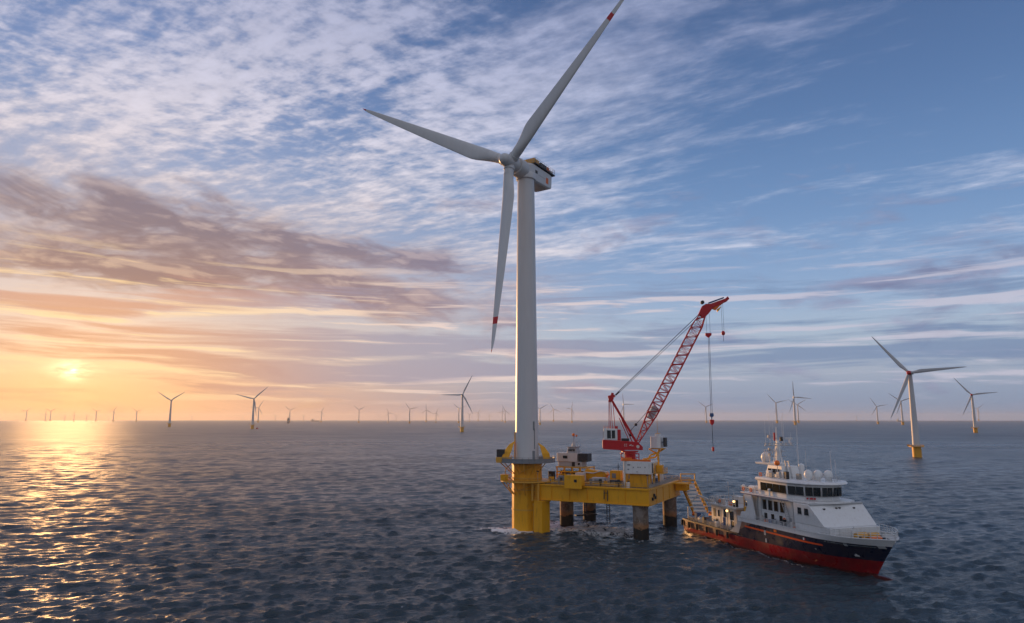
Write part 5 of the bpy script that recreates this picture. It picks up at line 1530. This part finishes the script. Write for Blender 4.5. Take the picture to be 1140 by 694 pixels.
        if i % 2: mb.bar((s + 0.2, y + 0.2, 2.9 + h), (s + w, y + 0.3, 3.5 + h), 0.14)
        mb.build('deck_gear', M[mt], T, bevel=0.07)
    # deck crane, reels, stacked gear and net racks on the after deck
    mb = MB(); mb.tube((7.0, -1.0, 2.9), (7.0, -1.0, 8.2), 0.45, 0.38, 12); mb.bar((7.0, -1.0, 8.0), (2.2, -3.4, 9.6), 0.4, 0.5); mb.bar((2.2, -3.4, 9.6), (0.6, -4.4, 7.4), 0.22); mb.bar((7.0, -1.0, 6.4), (4.6, -2.2, 8.6), 0.2); mb.build('deck_crane', M['white_worn'], T, bevel=0.03)
    for s, y, r_, mt in ((2.4, 0.4, 1.0, 'orange'), (4.8, 3.0, 1.2, 'galv'), (20.9, -3.4, 0.8, 'dark')):
        mb = MB(); mb.tube((s, y, 4.1), (s, y + 1.5, 4.1), r_ * 0.6, n=14); mb.tube((s, y - 0.1, 4.1), (s, y, 4.1), r_, n=16); mb.tube((s, y + 1.5, 4.1), (s, y + 1.6, 4.1), r_, n=16); mb.box(s - 0.6, s + 0.6, y, y + 1.5, 2.904, 3.4); mb.build('cable_reel', M[mt], T, True)
    for s, y, z, w, h, mt in ((10.6, -3.2, 8.41, 1.6, 1.0, 'galv'), (13.0, -3.4, 8.41, 1.1, 1.5, 'white_worn'), (15.2, -2.6, 8.41, 2.0, 0.8, 'orange'), (18.2, -3.4, 8.41, 1.2, 1.7, 'dark'), (16.6, 1.0, 8.41, 2.2, 1.3, 'grey'), (11.6, 1.4, 8.41, 2.6, 1.8, 'white_worn'), (24.6, -4.0, 9.21, 1.0, 1.4, 'dark'), (26.0, -2.8, 9.21, 1.2, 2.2, 'galv')):
        mb = MB(); mb.box(s, s + w, y, y + w * 0.7, z, z + h); mb.bar((s + 0.1, y + 0.1, z + h), (s + 0.1, y + 0.1, z + h + 0.9), 0.09); mb.build('roof_gear', M[mt], T, bevel=0.06)
    for s in (9.6, 20.0, 25.2):
        mb = MB(); mb.tube((s, 1.4, 8.4), (s, 1.4, 13.6), 0.11, 0.06, 8); mb.bar((s, 0.6, 12.4), (s, 2.2, 12.4), 0.1); mb.build('light_mast', M['light_grey'], T)
    for y in (-6.0, -3.5, 3.5, 6.0):
        mb = MB(); mb.tube((1.6, y, 2.9), (1.6, y, 3.7), 0.2, n=10); mb.tube((2.3, y, 2.9), (2.3, y, 3.7), 0.2, n=10); mb.box(1.3, 2.6, y - 0.3, y + 0.3, 2.904, 3.0); mb.build('bollard', M['dark'], T)
    mb = MB()
    mb.bar((0.4, -5.4, 2.9), (0.4, -5.4, 6.4), 0.2); mb.bar((0.4, 5.4, 2.9), (0.4, 5.4, 6.4), 0.2); mb.bar((0.4, -5.4, 6.3), (0.4, 5.4, 6.3), 0.2); mb.build('stern_frame', M['white_worn'], T)
    for s in (-0.4, 4, 8, 12.5, 17, 21.5):
        mb = MB(); mb.tube((s, -half(s, 2.5) - 0.34, 1.5), (s, -half(s, 2.5) - 0.34, 2.9), 0.3, n=10); mb.build('tyre_fender', M['black'], T, True)
    # bulb just breaking the surface ahead of the stem
    mb = MB(); mb.lathe([(0.02, 0.0), (0.8, 0.7), (1.1, 2.0), (1.1, 6.5)], 16, (64.2, 0, -0.75), (Vector((0, 1, 0)), Vector((0, 0, 1)), Vector((-1, 0, 0)))); mb.build('bulbous_bow', M['hull'], T, True, angle=60)
    return T


vessel()

# ------------------------------------------------------------------ the wind farm behind
def far_point(px, py):
    """where the line of sight through a spot of the survey picture meets the water (camera height 30 m)"""
    c, s = math.cos(PITCH), math.sin(PITCH)
    v = -(py - 347) * c + 760 * s
    fw = 760 * c + (py - 347) * s
    return (px - 570) / fw, v / fw


def far_protos():
    P = {}
    mb = MB(); mb.lathe([(4.0, -6), (4.0, 9.6), (4.0, 9.9)], 20)
    P['transition_piece'] = mb.build('transition_piece', M['far_yellow'], None, True)
    mb = MB(); mb.lathe([(4.0, 9.5), (6.6, 9.5), (6.6, 10.1), (4.0, 10.1)], 20, flat_ends=False); mb.rail([(math.cos(R(a)) * 6.4, math.sin(R(a)) * 6.4, 10.1) for a in range(0, 360, 30)], 1.3, 2.0, 0.09, 1, True); mb.box(-7.6, -5.6, -1.2, 1.2, 10.1, 11.6)
    P['walkway'] = mb.build('walkway', M['far_yellow'], None)
    mb = MB(); mb.lathe([(3.3, 10.0), (2.9, 30), (2.3, 60), (1.9, 78.4)], 28)
    P['tower'] = mb.build('tower', M['far_turbine'], None, True)
    mb = MB(); mb.hexa([(-1.9, 1.5, 78.4), (1.9, 1.5, 78.4), (1.7, 11, 79.0), (-1.7, 11, 79.0), (-1.9, 1.5, 82.0), (1.9, 1.5, 82.0), (1.7, 11, 81.6), (-1.7, 11, 81.6)]); mb.hexa([(-2, -3.0, 78.2), (2, -3.0, 78.2), (2, 1.49, 78.2), (-2, 1.49, 78.2), (-2, -3.0, 82.0), (2, -3.0, 82.0), (2, 1.49, 82.0), (-2, 1.49, 82.0)])
    P['nacelle'] = mb.build('nacelle', M['far_turbine'], None, bevel=0.3)
    mb = MB(); mb.lathe([(0.05, 3.4), (1.3, 2.9), (2.0, 1.6), (2.1, -1.0)], 18, (0, -4.6, 80), (Vector((1, 0, 0)), Vector((0, 0, 1)), Vector((0, -1, 0))))
    P['hub'] = mb.build('hub', M['far_turbine'], None, True)
    P['red_hub'] = P['hub'].copy(); P['red_hub'].data = P['hub'].data.copy(); P['red_hub'].data.materials[0] = M['red']
    mb = blade_mesh(48.0, 1.2, 3.7, -0.0, False, 20, 12, 4.0)
    P['blade'] = mb.build('blade', [M['far_turbine']], None, True, angle=60)
    for o in P.values():
        if o.name in COL.objects:
            COL.objects.unlink(o)
    return P


FAR = far_protos()


def far_turbine(base, hub, yaw, phase, label, group, dist=None, red=False, tips=None, detail=True, bl=1.0):
    """base and hub: where the foot and the hub are seen; yaw: heading of the rotor; phases of the three blades"""
    hx, hv = far_point(*hub)
    if dist is None:
        bx, bv = far_point(*base)
        D = 30.0 / -bv
    else:
        D = dist
        bx = far_point(*base)[0]
    hgt = 30.0 + hv * D
    sc = hgt / 80.0
    T = thing('wind_turbine', (bx * D, D, 0), label, 'wind turbine', yaw, group)
    T.scale = (sc, sc, sc)
    names = ['transition_piece', 'walkway', 'tower', 'nacelle', 'red_hub' if red else 'hub'] if detail else ['transition_piece', 'tower', 'nacelle', 'hub']
    for nme in names:
        o = FAR[nme].copy()
        o.name = 'hub' if nme == 'red_hub' else nme
        COL.objects.link(o); o.parent = T
    for k in range(3):
        ph = phase[k] if isinstance(phase, (tuple, list)) else phase + 120 * k
        o = FAR['blade'].copy()
        o.name = 'blade'
        COL.objects.link(o); o.parent = T
        o.location = (0, -5.0, 80)
        # phase measured anticlockwise from the viewer's right
        o.rotation_euler = (R(4.0), R(90 - ph), 0)
        if bl != 1.0: o.scale = (bl, bl, bl)
    return T


G1 = 'turbines of the wind farm behind the platform'
# the larger ones, each told apart by its look and place
far_turbine((1021.3, 509), (1010.5, 415.5), -38, (128, 4, 247), 'red-hubbed turbine with a thick yellow foot, largest of the distant ones, beyond the ship', G1, red=True)
far_turbine((1086.3, 481.8), (1081.6, 439.7), -40, (128, 5, 246), 'smaller red-hubbed turbine with a yellow foot standing near the right picture edge', G1, red=True)
far_turbine((885.6, 473.2), (884.2, 442.4), -12, (92, 250, 354), 'turbine straight above the ship mast with one blade pointing straight up', G1)
far_turbine((865.2, 471.3), (864.6, 448.7), -35, (130, 12, 268), 'small turbine just left of the one above the ship mast', G1)
far_turbine((889.2, 471.0), (888.2, 450.8), -35, (30, 148, 320), 'small turbine half hidden close right of the one above the ship mast', G1)
far_turbine((977.6, 472.4), (976.9, 452.8), -30, (10, 120, 240), 'small lone turbine between the ship mast and the largest distant turbine', G1)
far_turbine((1005.3, 473.2), (1004.2, 446.8), -30, (142, 18, 250), 'turbine standing close behind the left of the largest red-hubbed distant turbine', G1)
far_turbine((1089.8, 468.8), (1088.4, 455.2), -30, (40, 160, 280), 'faint small turbine right behind the farthest right red-hubbed one', G1)
far_turbine((514.3, 481), (514.8, 439.5), 12, (64, 181, 298), 'grey turbine with yellow foot left of the tall near tower, largest around there', G1)
far_turbine((510.6, 471.3), (510.4, 455.2), 20, (140, 20, 262), 'tiny turbine hidden close behind the largest middle turbine', G1)
far_turbine((188.5, 475.5), (189.6, 446), 15, (146, 34, 272), 'dark turbine with a yellow foot, nearest of the larger ones to the sun glitter', G1)
far_turbine((280.8, 477.7), (282.0, 444.2), 22, (166, 44, 280), 'grey turbine with one blade pointing up right and a smaller turbine close behind it', G1)
far_turbine((287.2, 470.6), (288.3, 454.3), 15, (60, 175, 300), 'smaller turbine close behind the grey one whose blade points up right', G1)
far_turbine((322.3, 470.4), (322.6, 457.0), 15, (140, 25, 265), 'tiny turbine rising behind the small grey vessel on the left horizon', G1)
far_turbine((357.4, 470.3), (357.5, 458.6), 10, (62, 182, 300), 'tiny turbine, first one to the right of the small grey vessel', G1)
far_turbine((399.3, 471), (399.3, 456.6), 10, (140, 28, 270), 'small turbine, second to the right of the small grey vessel', G1)
far_turbine((455.9, 471.6), (455.8, 455.4), 10, (128, 10, 265), 'small turbine, third to the right of the small grey vessel', G1)
far_turbine((474.3, 470.2), (474.2, 456.6), 10, (95, 215, 330), 'small turbine, fourth to the right of the small grey vessel', G1)
far_turbine((562.4, 470.6), (561.9, 457.3), 5, (120, 200, 320), 'small turbine just left of the tall near tower', G1)
far_turbine((559.0, 469.4), (559.2, 458.6), 5, (80, 190, 310), 'tiny turbine directly left of the small one beside the tall near tower', G1)
far_turbine((601.2, 473.2), (600.8, 455.4), 5, (150, 30, 270), 'turbine half hidden by the right edge of the tall near tower', G1)
far_turbine((616.2, 469.6), (615.9, 455.7), 5, (122, 222, 340), 'small turbine between the tall near tower and the crane, left of two', G1)
far_turbine((636.7, 470.9), (636.8, 455.4), 5, (85, 172, 290), 'small turbine between the tall near tower and the crane, right of two', G1)
far_turbine((694.6, 471.6), (692.8, 450.4), 8, (97, 0, 250), 'dark turbine seen between the crane mast and its boom', G1)
far_turbine((786.6, 471.0), (785.9, 453.2), -30, (142, 20, 262), 'pale turbine beside the crane hook with a dull yellow foot', G1)
far_turbine((532.3, 469.2), (532.1, 459.2), 5, (60, 178, 300), 'tiny turbine right of the largest middle turbine', G1)
# the little ones on the left horizon under the sun
for i, (bx, by, hx, hy, ph, lab) in enumerate((
        (28.6, 469.0, 29.3, 457.9, (40, 165, 285), 'tiny hazy turbine farthest left of those with clear blades under the sun'),
        (50.2, 469.0, 50.3, 460.6, (80, 200, 320), 'faint turbine left of a close pair on the left horizon'),
        (55.6, 469.0, 55.4, 457.9, (30, 150, 272), 'tiny hazy turbine, right of a close pair on the left horizon'),
        (106.6, 469.2, 106.5, 458.3, (140, 20, 262), 'tiny hazy turbine just right of the sun glitter on the horizon'),
        (125.8, 469.5, 126.2, 457.9, (58, 178, 298), 'tiny hazy turbine, second right of the sun glitter on the horizon'),
        (151.6, 469.8, 151.8, 458.3, (20, 140, 260), 'tiny hazy turbine just left of the larger dark turbine by the sun glitter'))):
    far_turbine((bx, by), (hx, hy), 12, ph, lab, G1, detail=False)
# specks on the skyline
G2 = 'specks of turbines on the skyline'
for i, (x, h) in enumerate(((19, 2.6), (72, 4), (82.3, 5.2), (96.6, 4.2), (213.5, 3.6), (270, 2.6), (306.6, 3.8), (337.6, 4.2), (424, 3.4), (432.3, 7.2), (441, 4.6), (485.4, 7.4), (545, 4.4), (522.5, 5.6),
                            (953.8, 4.0), (121, 2.2), (350.5, 2.2), (1050, 2.6))):
    D = 9000.0 * 5.0 / h
    D = min(D, 15000.0)
    far_turbine((x, 467), (x, 467.3 - h), 5 + 7 * (i % 4), 20 + 37 * i, 'faint speck of a wind turbine far away on the skyline', G2, dist=D, detail=False)


def small_craft():
    x, v = far_point(320.7, 471.6)
    D = 30 / -v
    T = thing('guard_vessel', (x * D, D, 0), 'small grey vessel seen end on with a blocky upper house, far out on the left', 'ship', -80)
    mb = MB(); mb.prism([(-18, -7), (10, -7), (20, 0), (10, 7), (-18, 7)], -2, 9, [(-18, -8), (12, -8), (24, 0), (12, 8), (-18, 8)]); mb.build('hull', M['grey'], T, bevel=0.3)
    mb = MB(); mb.box(-12, 6, -7.4, 7.4, 9.02, 34); mb.box(-6, 4, -5, 5, 34.02, 42); mb.build('upper_house', M['grey'], T, bevel=0.4)
    mb = MB(); mb.box(6.02, 6.3, -5, 5, 27, 30); mb.build('window', M['glass'], T)
    mb = MB(); mb.tube((0, 0, 42), (0, 0, 52), 0.7, 0.4); mb.build('mast', M['grey'], T)
    x, v = far_point(286.2, 477.6)
    D = 30 / -v
    T = thing('buoy', (x * D, D, 0), 'small red and dark buoy low in the water on the left side', 'buoy')
    mb = MB(); mb.lathe([(2.2, -1), (3.6, 0.4), (3.6, 1.8), (2.6, 2.6)], 16); mb.build('float', M['red'], T, True)
    mb = MB(); mb.lathe([(1.4, 2.62), (0.9, 4.4), (0.3, 5.0)], 10); mb.build('topmark', M['dark'], T)
    for px_, w, lab in ((1001.2, 40, 'faint low ship on the skyline left of the largest distant turbine'), (350.9, 60, 'faint low ship on the skyline between two tiny turbines of the left half')):
        x = far_point(px_, 467)[0]; D = 9500.0
        T = thing('cargo_ship', (x * D, D, 0), lab, 'ship', 10)
        mb = MB(); mb.prism([(-w, -8), (w * 0.8, -8), (w, 0), (w * 0.8, 8), (-w, 8)], -2, 14); mb.build('hull', M['grey'], T)
        mb = MB(); mb.box(-w * 0.8, -w * 0.4, -7, 7, 14.02, 34); mb.build('upper_house', M['light_grey'], T)


small_craft()
